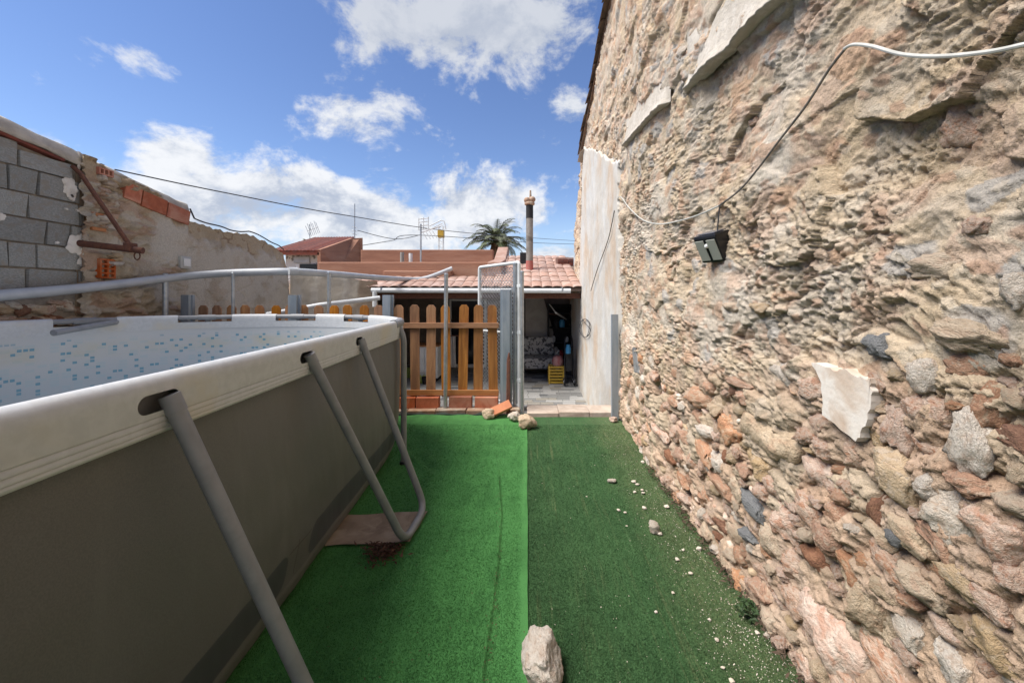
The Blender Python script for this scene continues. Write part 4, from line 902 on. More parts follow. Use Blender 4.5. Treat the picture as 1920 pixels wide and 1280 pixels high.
def leaf(p):
    x, y, s_ = p; a = random.uniform(0, 6.28); z = .022 + random.uniform(0, .02); c_, d_ = math.cos(a) * s_, math.sin(a) * s_
    return [(x - c_, y - d_, z), (x - d_ * .3, y + c_ * .3, z + s_ * .4), (x + c_, y + d_, z + random.uniform(0, s_ * .6)), (x + d_ * .3, y - c_ * .3, z + s_ * .2)], [(0, 1, 2, 3)]
c = onZ(722, 1035); pts = [(c.x + random.gauss(0, .05) , c.y - abs(random.gauss(0, .06)) + .02, random.uniform(.008, .020)) for _ in range(420)]
scatter('leaf_litter', M['leaf'], pts, leaf, 'heap of small dead brown leaves at the pool leg foot', 'leaves')
pts = []
for _ in range(300):
    y = 1 / random.uniform(1 / 4.2, 1 / 1.3); pts.append((random.choice([random.uniform(-.95, -.01), float(np.interp(y, [1.2, 2, 3.2], [-.15, -.14, -.22])) + random.gauss(0, .012)]), y, random.uniform(.002, .007)))
scatter('leaf_crumbs', M['leaf'], pts, leaf, 'crumbs of dead leaf sprinkled over the bright carpet', 'leaves')
pts = [(.985 + random.gauss(0, .018), random.uniform(1.25, 3.2), random.uniform(.008, .02)) for _ in range(420)]
scatter('soil_litter', mat('dark_soil', (.05, .032, .02), (.09, .06, .04), 30, .95), pts, leaf, 'dark soil and leaf litter in the gap along the wall foot', 'soil')
wd = thing('weed', 'small dark green weed growing at the stone wall foot', 'plant', (.95, 1.72, 0))
mb = MB()
for k in range(60):
    a, r_, z = random.uniform(0, 6.28), random.uniform(0, .045), random.uniform(.01, .09); c = Vector((r_ * math.cos(a), r_ * math.sin(a) * 1.4, z)); e = random.uniform(.008, .016); b = random.uniform(0, 6.28)
    mb.add([c + Vector((math.cos(b) * e, math.sin(b) * e, -.004)), c + Vector((-math.sin(b) * e * .6, math.cos(b) * e * .6, .006)), c - Vector((math.cos(b) * e, math.sin(b) * e, .002)), c + Vector((math.sin(b) * e * .6, -math.cos(b) * e * .6, .004))], [(0, 1, 2, 3)])
mb.build('leaves', M['weed'], wd)
mb = MB()
for k in range(5): mb.tube([(0, 0, 0), (random.uniform(-.02, .02), random.uniform(-.03, .03), .08)], .0015, 4)
mb.build('stem', M['weed'], wd)

# ================================================================ on the stone wall: lamp and cables
p = onX(1336, 462, .99); lamp = thing('wall_lamp', 'black solar wall lamp with two pale light panels on the stone wall', 'lamp', (1.02, p.y, p.z), R(26))
hw_ = .062; lamp.scale = (1.08, 1.08, 1.1)
pr_ = [(.0, -.075), (-.035, -.078), (-.098, .030), (-.100, .046), (.0, .075)]
MB().prism([(a, b) for a, b in pr_], 1, -hw_, hw_).build('housing', M['black'], lamp, bevel=.006)
e1, e2 = Vector((-.038, 0, -.066)), Vector((-.094, 0, .024)); nn = Vector((-(e2.z - e1.z), 0, e2.x - e1.x)).normalized(); nn = nn if nn.x < 0 else -nn
for s_ in (-1, 1):
    a, b = s_ * .008, s_ * .056; q = [e1 + nn * .003, e2 + nn * .003]
    v_ = [Vector((t.x, y_, t.z)) for t in q for y_ in (a, b)]; v_ += [t + nn * .004 for t in v_]
    MB().add(v_, [(0, 1, 3, 2), (4, 6, 7, 5), (0, 4, 5, 1), (1, 5, 7, 3), (3, 7, 6, 2), (2, 6, 4, 0)]).build('light_panel', M['cream'], lamp, bevel=.001)
q = e1.lerp(e2, .72) + nn * .006; MB().lathe([(.011, -.012), (.0105, .0), (.007, .007), (.002, .010)], (0, 0, 0), 14).build('sensor', M['white'], lamp, True, loc=q, rot=nn.to_track_quat('Z', 'Y').to_euler())
tn = Vector((.055, 0, 0)); MB().add([Vector((-.092, s_ * .052, .0515)) for s_ in (-1, 1)] + [Vector((-.012, s_ * .052, .0750)) for s_ in (1, -1)] + [Vector((-.092, s_ * .052, .0555)) for s_ in (-1, 1)] + [Vector((-.012, s_ * .052, .0790)) for s_ in (1, -1)], [(0, 1, 2, 3), (4, 5, 6, 7), (0, 1, 5, 4), (1, 2, 6, 5), (2, 3, 7, 6), (3, 0, 4, 7)]).build('solar_panel', mat('solar_cell', (.05, .06, .085), (.10, .11, .14), 8, .18), lamp)
def wall_cable(name, pts, r_, m, label, X=.975):
    P = [onX(u, v, X) for u, v in pts]; Q = []
    for i in range(len(P) - 1):
        a, b, c, d = P[max(i - 1, 0)], P[i], P[i + 1], P[min(i + 2, len(P) - 1)]
        for k in range(8):
            t = k / 8; Q.append(.5 * ((2 * b) + (c - a) * t + (2 * a - 5 * b + 4 * c - d) * t * t + (3 * b - a - 3 * c + d) * t ** 3))
    Q.append(P[-1]); return tag(MB().tube(Q, r_, 8).build(name, m, None, True), label, 'cable')
wall_cable('cable', [(2010, 62), (1920, 84), (1850, 98), (1760, 106), (1690, 102), (1635, 87), (1600, 84), (1583, 92)], .0048, M['cable_w'], 'thick white cable sagging across the top of the stone wall', .96)
wall_cable('cable', [(1588, 88), (1555, 130), (1510, 200), (1460, 265), (1420, 318), (1385, 358), (1348, 386)], .0042, M['cable_d'], 'thin dark cable running down the stone wall from the white one', .965)
wall_cable('cable', [(1352, 384), (1310, 403), (1270, 415), (1235, 420), (1205, 412), (1180, 390), (1165, 370), (1158, 372)], .0048, M['cable_w'], 'thin pale cable hanging in a loop towards the plastered wall', 1.0)
wall_cable('cable', [(1349, 388), (1347, 410), (1345, 437)], .0035, M['wire'], 'short dark lead dropping to the solar lamp', .985)
wall_cable('cable', [(1152, 395), (1140, 450), (1120, 505), (1108, 545)], .006, M['cable_d'], 'thin grey wire slanting down the plastered wall', 1.045)
P = [onX(1097 + 9 * math.cos(a) * (1 + .25 * math.sin(a * 1.3)), 615 + 17 * math.sin(a) , 1.07) for a in np.linspace(0, 18, 70)]; P = [onX(1090, 592, 1.07), onX(1092, 600, 1.07)] + P
tag(MB().tube(P, .005, 6).build('wire_coil', M['wire'], None, True), 'loose coil of wire hanging on the plastered wall', 'wire')
ba = thing('clothes_bracket', 'thin white metal arms sticking out over the terrace from the plastered wall', 'bracket', onX(1064, 600, 1.10)); q = Vector(ba.location)
MB().tube([(0, 0, 0), at(1042, 586, 9.0) - q], .022, 8).build('arm', M['white'], ba, True); MB().tube([(0, 0, .10), at(1030, 588, 9.2) - q], .012, 8).build('arm', M['rust'], ba, True); MB().tube([at(1042, 586, 9.0) - q, at(1030, 570, 9.2) - q], .012, 8).build('arm', M['white'], ba, True)

# ================================================================ terrace behind the gate, a step down
TZ = -.55
tf = MB().box((-5.3, 4.9, -.66), (1.3, 11.2, TZ - .012)).build('terrace_floor', mat('tile_grout', (.34, .335, .32), (.27, .27, .26), 6, .85)); tf['kind'] = 'structure'
tmats = [mat('floor_tile_%s' % s_, c_, tuple(x * .8 for x in c_), 9, .5) for s_, c_ in (('pale', (.36, .355, .345)), ('mid', (.22, .22, .215)), ('dark', (.13, .135, .14)), ('warm', (.28, .26, .225)))]
tme = MB().box((-.5, -.5, -.014), (.5, .5, 0)).mesh('floor_tile'); tme.materials.append(tmats[0]); nt = 0
cells = []
yrow = 6.55; r_ = 0
while yrow < 10.9:
    x = -1.75 + (.1 if r_ % 2 else 0)
    while x < 1.16:
        L = random.choice([.16, .24, .24, .32]); cells.append((x, yrow, L)); x += L
    yrow += .15; r_ += 1
cells = [c for c in cells if c[0] + c[2] < 1.2]
for (x, y, L) in cells[:300]:
    o = link('floor_tile', tme, None, tf, (x + L / 2, y + .075, TZ + random.uniform(-.001, .001))); o.scale = (L - .01, .14, 1); o.material_slots[0].link = 'OBJECT'; o.material_slots[0].material = random.choice(tmats + tmats[:2])
Vs, Fs = [], []
for (x, y, L) in cells[300:]:
    b = len(Vs); Vs += [(x + .005, y + .005, TZ), (x + L - .005, y + .005, TZ), (x + L - .005, y + .145, TZ), (x + .005, y + .145, TZ)]; Fs.append((b, b + 1, b + 2, b + 3))
me = bpy.data.meshes.new('far_floor_tiles'); me.from_pydata(Vs, [], Fs)
for q in tmats: me.materials.append(q)
for p_ in me.polygons: p_.material_index = random.randrange(4)
tag(link('far_floor_tiles', me, None, tf), kind='stuff')

th = thing('terrace_house', 'low house with pink tiled lean-to roof and white gutter over a shaded terrace', 'house', (-1, 9.5, TZ)); TO = Vector((-1, 9.5, TZ))
def tb(name, a, b, m, bevel=0, parent=th): return MB().box(tuple(Vector(a) - TO), tuple(Vector(b) - TO)).build(name, M[m], parent, bevel=bevel)
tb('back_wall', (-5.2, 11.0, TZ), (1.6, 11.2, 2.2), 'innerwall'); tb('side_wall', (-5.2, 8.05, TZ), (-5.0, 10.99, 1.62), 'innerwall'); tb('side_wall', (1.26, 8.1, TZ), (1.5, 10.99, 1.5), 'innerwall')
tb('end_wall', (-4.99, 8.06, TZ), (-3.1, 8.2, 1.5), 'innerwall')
RS = math.atan2(.95, 3.5); yR0, zR0 = 7.95, 1.60
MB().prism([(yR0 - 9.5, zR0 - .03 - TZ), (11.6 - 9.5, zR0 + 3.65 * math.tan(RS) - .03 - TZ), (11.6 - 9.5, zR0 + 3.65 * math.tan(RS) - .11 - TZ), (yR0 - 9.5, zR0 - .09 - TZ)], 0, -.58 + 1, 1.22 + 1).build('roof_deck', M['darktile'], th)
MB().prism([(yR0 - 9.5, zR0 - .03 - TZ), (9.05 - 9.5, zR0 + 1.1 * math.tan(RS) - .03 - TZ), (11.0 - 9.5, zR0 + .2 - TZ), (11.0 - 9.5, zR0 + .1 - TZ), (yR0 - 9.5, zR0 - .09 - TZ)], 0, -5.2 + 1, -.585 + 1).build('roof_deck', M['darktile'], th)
tb('beam', (-3.05, 8.04, 1.36), (1.2, 8.16, 1.47), 'rust')
ca_ = [(math.cos(a) * .108, math.sin(a) * .034) for a in np.linspace(0, math.pi, 9)]; cb_ = [(x * .88, z * .7 - .004) for x, z in ca_][::-1]
rt = MB().prism(ca_ + cb_, 1, -.26, .26).mesh('roof_tile', True); rt.materials.append(M['pinktile'])
for c_ in range(26):
    for r_ in range(8):
        y = yR0 + .22 + r_ * .46
        if c_ < 17 and r_ > 1: continue
        x = -4.1 + c_ * .205; o = link('roof_tile', rt, None, th, (x - TO.x + random.uniform(-.008, .008), y - TO.y, zR0 + (y - yR0) * math.tan(RS) - TZ - .012 + random.uniform(-.004, .004)), (RS - R(1.5), R(random.uniform(-2, 2)), R(random.uniform(-1, 1))))
MB().tube([Vector((-3.10, 7.88, 1.525)) - TO, Vector((.87, 7.88, 1.515)) - TO], .048, 12).build('gutter', M['pvcw'], th, True)
for x in (-2.9, -1.6, -.3, .7): MB().box((x - .012 + 1, 7.83 - 9.5, 1.5 - TZ), (x + .012 + 1, 7.96 - 9.5, 1.585 - TZ)).build('gutter_hook', M['galv'], th)
MB().tube([Vector((-3.03, 7.86, 1.5)) - TO, Vector((-3.03, 7.86, 1.2)) - TO], .045, 12).build('downpipe', M['pvcw'], th, True)
x0, x1, zt, zb = (846 - U0) / F * 10.9, (908 - U0) / F * 10.9, H - 8 / F * 10.9, TZ
dr = MB().box((x0 + 1, 1.44, .02), (x1 + 1, 1.485, zt - TZ)).build('door', M['glassdark'], th)
for (a, b, c_, d_) in ((x0 - .05, x0, 0, zt - TZ + .05), (x1, x1 + .05, 0, zt - TZ + .05), (x0, x1, zt - TZ, zt - TZ + .05), (x0, x1, .0, .08)): MB().box((a + 1, 1.40, c_), (b + 1, 1.47, d_)).build('frame', M['white'], dr)
# fireplace hood and flue
hd = [(-.02, 0), (.72, 0), (.72, 1.0), (.60, 1.45), (.42, 2.05), (-.02, 2.05)]
MB().prism([(a + .98, b) for a, b in hd], 1, .95, 1.49).build('chimney_hood', M['whitewall'], th, bevel=.01)
cx = (993 - U0) / F * 9.6; cz0 = zR0 + (9.6 - yR0) * math.tan(RS)
zt_ = at(993, 385, 9.6).z
ch = MB().lathe([(.085, cz0 - .1 - TZ), (.085, zt_ - TZ)], (cx + 1, .1, 0), 18).build('chimney', mat('flue_concrete', (.30, .28, .25), (.22, .205, .185), 5, .9, .4, 30, c3=(.14, .125, .11), s3=2.5), th, True)
MB().lathe([(.088, cz0 - .08 - TZ), (.088, cz0 + .22 - TZ)], (cx + 1, .1, 0), 18).build('paint_band', mat('red_paint', (.40, .09, .08), (.36, .15, .12), 9, .8), ch, True)
MB().lathe([(.088, zt_ - .32 - TZ), (.088, zt_ - .0 - TZ)], (cx + 1, .1, 0), 18).build('soot_band', M['soot'], ch, True)
cw = M['oldbrick']; zc = zt_ - TZ
MB().lathe([(.10, zc), (.125, zc + .02), (.125, zc + .06), (.10, zc + .075)], (cx + 1, .1, 0), 18).build('cowl', cw, ch, True)
for dx_, dz_ in ((-.06, .12), (.065, .14)): MB().lathe([(.005, -.075), (.05, -.06), (.078, -.02), (.08, .02), (.055, .06), (.005, .078)], (cx + 1 + dx_, .1, zc + dz_), 14).build('cowl_ball', cw, ch, True)
MB().lathe([(.035, zc + .12), (.025, zc + .26), (.02, zc + .36), (.005, zc + .37)], (cx + 1.02, .1, 0), 10).build('finial', cw, ch, True)
# brick stack and skylight on the roof, right end
tb('roof_kerb', (.75, 10.3, 2.1), (1.22, 10.6, 2.42), 'pinktile')
for r_ in range(2):
    for c_ in range(3): tb('brick', (.80 + c_ * .14, 10.23, 2.20 + r_ * .095), (.80 + c_ * .14 + .128, 10.295, 2.20 + r_ * .095 + .08), 'redtile', .004)
tb('roof_window', (-.18, 10.30, 2.22), (.05, 10.36, 2.55), 'soot'); 

# things under the terrace roof
def bx(o, name, a, b, m, bevel=.006): return MB().box(a, b).build(name, M[m], o, bevel=bevel)
floral = mat('floral_fabric', (.42, .40, .37), (.08, .075, .075), 14, .9, contrast=(.52, .56), detail=3)
sf = thing('sofa', 'sofa in black and white floral fabric against the terrace back wall', 'sofa', (.33, 9.85, TZ)); M['floral'] = floral
bx(sf, 'seat', (-.5, -.32, .20), (.36, .35, .46), 'floral', .04); bx(sf, 'backrest', (-.5, .22, .462), (.36, .46, .92), 'floral', .05); bx(sf, 'armrest', (.365, -.34, .18), (.46, .40, .66), 'floral', .03)
for x, y in ((-.44, -.26), (.41, -.28), (-.44, .3), (.41, .3)): bx(sf, 'leg', (x - .025, y - .025, 0), (x + .025, y + .025, .197), 'rust', .004)
cr = thing('crate', 'yellow plastic crate standing on the terrace tiles', 'crate', (.66, 8.95, TZ))
for z in np.linspace(.02, .36, 6): 
    for (a, b) in (((-.17, -.14), (.17, -.125)), ((-.17, .125), (.17, .14)), ((-.17, -.124), (-.155, .124)), ((.155, -.124), (.17, .124))): MB().box((a[0], a[1], z), (b[0], b[1], z + .035)).build('slat', M['yellow'], cr)
for x, y in ((-.16, -.13), (.16, -.13), (-.16, .13), (.16, .13)): MB().box((x - .017, y - .017, 0), (x + .017, y + .017, .40)).build('corner_post', M['yellow'], cr)
MB().box((-.15, -.12, .01), (.15, .12, .02)).build('base', M['yellow'], cr)
bg_ = MB().lathe([(.02, 0), (.12, .02), (.14, .12), (.10, .22), (.03, .25)], (0, 0, 0), 12).build('bag', mat('faded_red', (.30, .09, .09), (.36, .2, .19), 9, .7), None, True, loc=(.70, 8.95, TZ + .38)); tag(bg_, 'red bag lying on top of the yellow crate', 'bag')
stl = thing('stroller', 'black folded pushchair leaning by the plastered wall', 'pushchair', (.93, 8.75, TZ))
for s_ in (-1, 1):
    MB().tube(smooth_path([Vector((s_ * .10, -.12, .09)), Vector((s_ * .09, .0, .6)), Vector((s_ * .08, .1, 1.02)), Vector((s_ * .05, .0, 1.08))], .08), .016, 8).build('frame_tube', M['black'], stl, True)
    MB().tube([(s_ * .10, .12, .09), (s_ * .08, -.05, .75)], .014, 8).build('frame_tube', M['black'], stl, True)
    for y in (-.12, .12):
        wv = MB().tube([(s_ * .11, y + .07 * math.cos(a), .09 + .07 * math.sin(a)) for a in np.linspace(0, 5.98, 20)], .018, 8, closed=True).build('wheel', M['black'], stl, True); MB().tube([(s_ * .09, y, .09), (s_ * .13, y, .09)], .03, 10).build('hub', M['pvc'], wv, True)
MB().box((-.07, -.06, .3), (.07, .05, .85)).build('seat_cloth', M['soot'], stl, bevel=.03)
MB().lathe([(.0, 0), (.055, .01), (.06, .12), (.045, .16), (.045, .20), (.0, .21)], (0, 0, 0), 12).build('drink_holder', M['blue'], stl, True, loc=(-.03, -.13, .70))
sh = thing('shelf_unit', 'dark shelf unit crowded with jars in the terrace corner', 'shelf', (.86, 10.35, TZ))
for x in (-.3, .3): bx(sh, 'upright', (x - .02, -.2, 0), (x + .02, .2, 1.75), 'soot')
for z in (.35, .75, 1.13, 1.5): bx(sh, 'board', (-.279, -.2, z), (.279, .2, z + .025), 'soot')
bx(sh, 'back', (-.279, .2005, .03), (.279, .21, 1.75), 'soot')
for (x, z, c_, s_, lab) in ((-.18, .776, 'white', .06, 'white jar on the middle board of the dark shelf'), (.05, 1.156, 'blue', .075, 'blue container on the upper board of the dark shelf'), (.17, .776, 'pvcw', .05, 'pale grey tin on the middle board of the dark shelf'), (-.1, 1.156, 'soot', .07, 'dark tin beside the blue container on the dark shelf'), (.02, .376, 'redp', .07, 'red pot on the lowest board of the dark shelf')):
    o = MB().lathe([(s_ * .9, 0), (s_, .02), (s_, s_ * 2), (s_ * .7, s_ * 2.3), (s_ * .7, s_ * 2.6), (.004, s_ * 2.62)], (0, 0, 0), 14).build('jar', M[c_], None, True, loc=(.86 + x, 10.25, TZ + z)); tag(o, lab, 'jar')
ks = thing('cabinet', 'white worktop cabinet behind the pickets on the terrace', 'cabinet', (-2.35, 9.3, TZ))
bx(ks, 'carcass', (-.3, -.25, .08), (.3, .25, .80), 'white'); bx(ks, 'worktop', (-.33, -.28, .802), (.33, .27, .84), 'rail'); bx(ks, 'door', (-.285, -.268, .12), (-.01, -.2505, .77), 'white'); bx(ks, 'door', (.01, -.268, .12), (.285, -.2505, .77), 'white'); bx(ks, 'plinth', (-.28, -.2, 0), (.28, .22, .079), 'soot')
for (u, v, m_, s_, lab) in ((766, 707, 'limep', .11, 'lime plastic bucket on the terrace tiles behind the pickets'), (790, 717, 'limep', .08, 'lime flower pot beside a dark pot on the terrace tiles'), (797, 719, 'soot', .075, 'dark flower pot on the terrace tiles behind the pickets')):
    p = onZ(u, v, TZ); p.z = TZ; o = thing('bucket', lab, 'bucket', p); MB().lathe([(s_ * .75, 0), (s_, s_ * 1.9), (s_ * 1.06, s_ * 1.92), (s_ * 1.06, s_ * 2.02), (s_ * .94, s_ * 2.02), (s_ * .72, .02)], (0, 0, 0), 16).build('shell', M[m_], o, True)
    MB().tube([(s_ * math.cos(a), 0, s_ * 1.95 + s_ * .8 * math.sin(a)) for a in np.linspace(0, math.pi, 10)], .006, 6).build('handle', M['galv'], o, True)
cl_ = thing('hung_cloth', 'pale cloth hanging over the terrace worktop', 'cloth', (-1.83, 9.5, TZ)); n = 20; V = []
for i in range(n):
    for j in range(n): V.append((-.12 + .24 * j / 19, .02 * math.sin(j * 1.1 + i * .15), .25 + .75 * i / 19))
link('cloth', grid_mesh('cloth', np.array(V), n, n), M['whitewall'], cl_)
MB().tube([(-.2, 0, 1.01), (.2, 0, 1.01)], .012, 8).build('rail', M['rust'], cl_, True)
for x in (-.18, .18): MB().tube([(x, 0, 0), (x, 0, 1.01)], .012, 8).build('stand', M['rust'], cl_, True)

# ================================================================ neighbours behind
nb = thing('flat_roof_house', 'terracotta painted flat-roofed house with stepped parapets above the terrace', 'house', (-2.7, 11, 0))
def nbx(name, a, b, m='terra', bevel=.03): return MB().box((a[0] + 2.7, a[1] - 11, a[2]), (b[0] + 2.7, b[1] - 11, b[2])).build(name, M[m], nb, bevel=bevel)
def X_(u, d): return (u - U0) / F * d
def Z_(v, d): return H - (v - V0) / F * d
nbx('front_parapet', (X_(596, 9.05), 9.05, 1.82), (X_(930, 9.05), 9.30, Z_(491, 9.05))); nbx('low_step', (X_(718, 8.85), 8.85, 1.75), (X_(848, 8.85), 9.04, Z_(507, 8.85)))
nbx('rear_parapet', (X_(676, 12.5), 12.5, 1.3), (X_(925, 12.5), 12.8, Z_(468, 12.5))); nbx('roof_deck', (X_(596, 9.05) + .02, 9.32, 1.92), (-.95, 12.49, 2.02), 'terra', 0); nbx('wall', (-5.2, 11.21, -.6), (-.9, 12.45, 1.915), 'terra', 0)
mb = MB().prism([(y - 11, z) for y, z in ((9.0, 1.7), (12.9, 1.7), (12.9, Z_(465, 12.6)), (12.3, Z_(464, 12.4)), (10.8, Z_(486, 10.8)), (9.0, Z_(491, 9.0)))], 0, X_(940, 10.5) + 2.7 - .22, X_(940, 10.5) + 2.7 + .10); mb.build('side_parapet', M['pinktile'], nb, bevel=.03)
for (u, d_) in ((754, 10.45), (770, 10.5)): MB().tube([(X_(u, d_) + 2.7, d_ - 11, 2.0), (X_(u, d_) + 2.7, d_ - 11, Z_(473 if u < 760 else 475, d_))], .05, 10).build('vent_pipe', M['concrete'] if u < 760 else M['pvcw'], nb, True)
for k, (u0, v0, u1, v1, d_) in enumerate(((768, 506, 850, 513, 9.5), (800, 510, 868, 519, 9.3), (838, 507, 880, 520, 9.2))):
    a, b = at(u0, v0, d_), at(u1, v1, d_ + .2); mid = (a + b) / 2
    o = MB().box((-(b - a).length / 2, -.22, -.012), ((b - a).length / 2, .22, .012)).build('board', M['threshold'], None, bevel=.003, loc=(mid.x, mid.y, mid.z), rot=(R(16), -math.atan2(b.z - a.z, b.x - a.x), 0)); tag(o, ('long thin pale board lying on the pink roof tiles', 'short pale board overlapping the long one on the pink roof', 'crooked pale board at the end of those on the pink roof')[k], 'board', 'boards lying on the roof')
hs = thing('tiled_house', 'small house with dark red tiled roof, orange gable parapet and white stone-patterned front', 'house', (-6.3, 13, 0))
def hx(name, a, b, m, bevel=.01): return MB().box((a[0] + 6.3, a[1] - 13, a[2]), (b[0] + 6.3, b[1] - 13, b[2])).build(name, M[m], hs, bevel=bevel)
d_ = 12.4; xe0, xe1 = X_(528, d_), X_(601, d_)
crazy = mat('stone_pattern_render', (.62, .61, .59), (.20, .195, .19), 7, .9, contrast=(.55, .6), detail=2); M['crazy'] = crazy
hx('front_wall', (xe0, d_ + .2, -.6), (xe1, d_ + .4, Z_(476, d_)), 'crazy'); wn = hx('window', (X_(557, d_), d_ + .16, Z_(512, d_)), (X_(588, d_), d_ + .198, Z_(494, d_)), 'glassdark'); hx('shutter', (X_(545, d_), d_ + .15, Z_(492, d_)), (X_(575, d_), d_ + .19, Z_(480, d_)), 'pvc'); hx('pillar', (X_(549, d_), d_ + .14, Z_(512, d_)), (X_(556.5, d_), d_ + .195, Z_(494, d_)), 'white')
ze, zr = Z_(474, d_), Z_(447, 15.6)
MB().add([(xe0 - .3 + 6.3, d_ - .1 - 13, ze), (xe1 + 6.3, d_ - .1 - 13, ze), (X_(662, 15.6) + 6.3, 15.6 - 13, zr), (X_(592, 15.6) + 6.3, 15.6 - 13, zr - .02), (xe0 - .3 + 6.3, d_ - .1 - 13, ze - .08), (xe1 + 6.3, d_ - .1 - 13, ze - .08), (X_(662, 15.6) + 6.3, 15.6 - 13, zr - .3), (X_(592, 15.6) + 6.3, 15.6 - 13, zr - .3)], [(0, 1, 2, 3), (7, 6, 5, 4), (0, 4, 5, 1), (1, 5, 6, 2), (2, 6, 7, 3), (3, 7, 4, 0)]).build('roof', M['redtile'], hs)
rd = hs.children[-1]; mb = MB()
for i in range(15):
    t = i / 14; a = Vector((xe0 - .3 + 6.3, d_ - .1 - 13, ze)).lerp(Vector((xe1 + 6.3, d_ - .1 - 13, ze)), t); b = Vector((X_(592, 15.6) + 6.3, 2.6, zr - .02)).lerp(Vector((X_(662, 15.6) + 6.3, 2.6, zr)), t)
    o = MB().tube([a + Vector((0, 0, .02)), b + Vector((0, 0, .02))], .06, 8).build('tile_row', M['redtile'], rd, True)
ga = [at(601, 560, 12.3), at(601, 468, 12.3), at(660, 447, 14.6), at(680, 446, 14.8), at(681, 560, 14.8)]
v_ = [g_ - Vector((-6.3, 13, 0)) for g_ in ga]; v2 = [g_ + Vector((-.10, 0, 0)) for g_ in v_]
MB().add(v_ + v2, [(0, 1, 2, 3, 4), (9, 8, 7, 6, 5)] + [(i, (i + 1) % 5, 5 + (i + 1) % 5, 5 + i) for i in range(5)]).build('gable_parapet', M['terra'], hs)
# antennas
def antenna(u, vt, vb, d, label):
    a, b = at(u, vb, d), at(u, vt, d); o = thing('antenna', label, 'antenna', a); MB().tube([(0, 0, 0), b - a], .02, 8).build('mast', M['galv'], o, True); return o, (b - a).z
an, hz_ = antenna(789, 420, 528, 9.2, 'television antenna with ladder-like grid and bent boom on a mast above the terrace roof')
s_ = 9.2 / F
def seg(o, name, pts, r_=.011, m='pvcw'): MB().tube([Vector((a * s_, 0, hz_ - (b - 420) * s_)) if len(q) == 2 else q for q in pts for a, b in [q[:2]]], r_, 6).build(name, M[m], o, True)
for x in (-4, 5, 14): seg(an, 'grid_bar', [(x, 409 + (x + 4) * -.15), (x, 432 + (x + 4) * -.1)])
for v in (411, 417, 424, 431): seg(an, 'grid_bar', [(-4, v), (15, v - 2.5)])
seg(an, 'boom', [(0, 436), (25, 428), (38, 424)], .014); seg(an, 'boom', [(16, 424), (38, 413), (44, 415), (47, 430)], .012); seg(an, 'boom', [(17, 430), (40, 419)], .01)
for k in range(4): seg(an, 'element', [(4 + k * 6, 436 - k * 1), (12 + k * 6, 449 - k)], .008)
an2, hz2 = antenna(665, 382, 447, 15, 'plain thin mast with small yagi rods on the tiled house ridge'); s_ = 15 / F
for v in (425, 432, 438): MB().tube([(-.1, 0, hz2 - (v - 382) * s_), (.09, 0, hz2 - (v - 380) * s_)], .01, 6).build('element', M['galv'], an2, True)
an3, hz3 = antenna(581, 420, 452, 20, 'small spidery antenna beyond the red tiled roof'); s_ = 20 / F
MB().tube([(-.1, 0, hz3 - .35), (.42, 0, hz3 - .15)], .014, 6).build('boom', M['galv'], an3, True)
for k in range(7): x = -.1 + k * .085; MB().tube([(x - .12, 0, hz3 - .35 + k * .033 + (.34 if k % 2 else .25)), (x + .10, 0, hz3 - .35 + k * .033 - .30)], .012, 6).build('element', M['galv'], an3, True)
# lattice mast with yellow cabin far behind
mt = thing('lattice_mast', 'far lattice mast with a yellow box near its top', 'mast', at(827, 500, 40)); s_ = 40 / F
hm = (500 - 424) * s_
for sx in (-1, 1):
    for sy in (-1, 1): MB().tube([(sx * .22, sy * .22, 0), (sx * .22, sy * .22, hm)], .04, 6).build('leg', M['pvcw'], mt, True)
for k in range(14): z = k * .3; MB().tube([(-.22, -.22, z), (.22, -.22, z + .3)] if k % 2 else [(.22, -.22, z), (-.22, -.22, z + .3)], .03, 5).build('brace', M['pvcw'], mt, True)
MB().box((-.3, -.3, hm - 1.15), (.3, .3, hm - .45)).build('cabin', M['yellow'], mt, bevel=.03)
# overhead wires
def wire(P, label, r_=.011):
    Q = []; 
    for i in range(len(P) - 1):
        a, b, c, d = P[max(i - 1, 0)], P[i], P[i + 1], P[min(i + 2, len(P) - 1)]
        for k in range(8): t = k / 8; Q.append(.5 * ((2 * b) + (c - a) * t + (2 * a - 5 * b + 4 * c - d) * t * t + (3 * b - a - 3 * c + d) * t ** 3))
    tag(MB().tube(Q + [P[-1]], r_, 6).build('overhead_wire', M['wire'], None, True), label, 'wire')
wire([at(215, 318, 4.33), at(420, 361, 5.3), at(650, 404, 7.1), at(880, 437, 10.9), at(1085, 452, 20)], 'long dark overhead wire rising from the block wall across the sky', .008)
wire([at(670, 432, 15), at(740, 448, 15.5), at(790, 440, 16)], 'wire slung from the ridge mast to the grid antenna', .012); wire([at(680, 460, 15), at(735, 451, 15.2), at(789, 441, 15.6), at(1000, 455, 22), at(1090, 458, 26)], 'lower wire crossing behind the palm tree', .012)

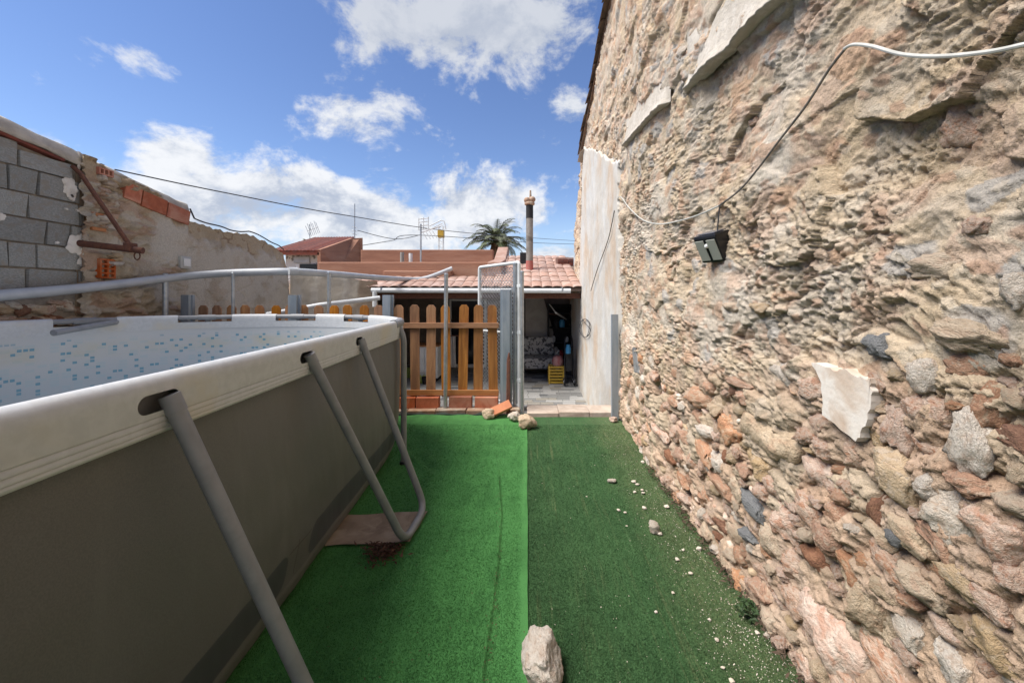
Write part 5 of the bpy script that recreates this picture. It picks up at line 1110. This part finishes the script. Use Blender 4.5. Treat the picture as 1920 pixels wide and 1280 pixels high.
# ================================================================ palm trees
def palm(u, vc, d, nf, L, label, zfoot=-.6, seed=1):
    rn = random.Random(seed); c = at(u, vc, d); t = thing('palm_tree', label, 'tree', (c.x, d, zfoot)); hz = c.z - zfoot
    mb = MB().tube([(0, 0, 0), (.03, 0, hz * .5), (0, 0, hz)], [.26, .22, .24], 14); mb.build('trunk', mat('palm_bark', (.17, .11, .07), (.10, .065, .04), 5, .95, .6, 20, aniso=(1, 1, 3)), t, True)
    lm = mat('palm_leaf', (.105, .125, .062), (.06, .08, .04), 6, .65, obj_rand=.3, c3=(.15, .155, .08), s3=1)
    for k in range(nf):
        a = k * 2.399963 + rn.uniform(-.2, .2); e0_ = R(90 - 92 * (k / nf) ** .9 + rn.uniform(-7, 7)); ln = L * rn.uniform(.85, 1.08); mb = MB(); p = Vector((0, 0, hz)); pts = [p.copy()]; e = e0_
        for i in range(16): p = p + Vector((math.cos(a) * math.cos(e), math.sin(a) * math.cos(e), math.sin(e))) * (ln / 16); pts.append(p.copy()); e -= R(3.2 + i * .42) * (1.1 if e0_ > .6 else .8)
        mb.tube(pts, [.03 - .0016 * i for i in range(17)], 5)
        sd_ = Vector((-math.sin(a), math.cos(a), 0))
        for i in range(2, 17):
            for h_ in range(3):
                q = pts[i - 1].lerp(pts[i], h_ / 3); tg = (pts[i] - pts[i - 1]).normalized(); ll = ln * .17 * math.sin(math.pi * min(1, (i + h_ / 3) / 17.5) ** .75) + .06; upv = sd_.cross(tg)
                for s_ in (-1, 1):
                    dv = (sd_ * s_ * .75 + tg * .75 + upv * rn.uniform(-.05, .35) + Vector((0, 0, -.12))).normalized() * ll * rn.uniform(.8, 1.1); wv = tg * .015
                    mb.add([q - wv, q + wv, q + dv * .6 + wv * .8 + Vector((0, 0, -.01)), q + dv + Vector((0, 0, -ll * .12)), q + dv * .6 - wv * .8], [(0, 1, 2, 3, 4)])
        mb.build('frond', lm, t)
    mb = MB()
    for k in range(40): a = rn.uniform(0, 6.28); mb.tube([(0, 0, hz - .1), (.25 * math.cos(a), .25 * math.sin(a), hz - .15 + rn.uniform(-.1, .2)), (.36 * math.cos(a), .36 * math.sin(a), hz - .4)], .03, 5)
    mb.build('dead_fronds', mat('palm_fibre', (.16, .075, .035), (.10, .05, .025), 8, .95), t)
palm(931, 457, 22, 48, 2.0, 'feathery green date palm rising behind the terracotta parapet', seed=3)
palm(575, 462, 26, 16, .75, 'tips of a small palm behind the red tiled roof', seed=5)
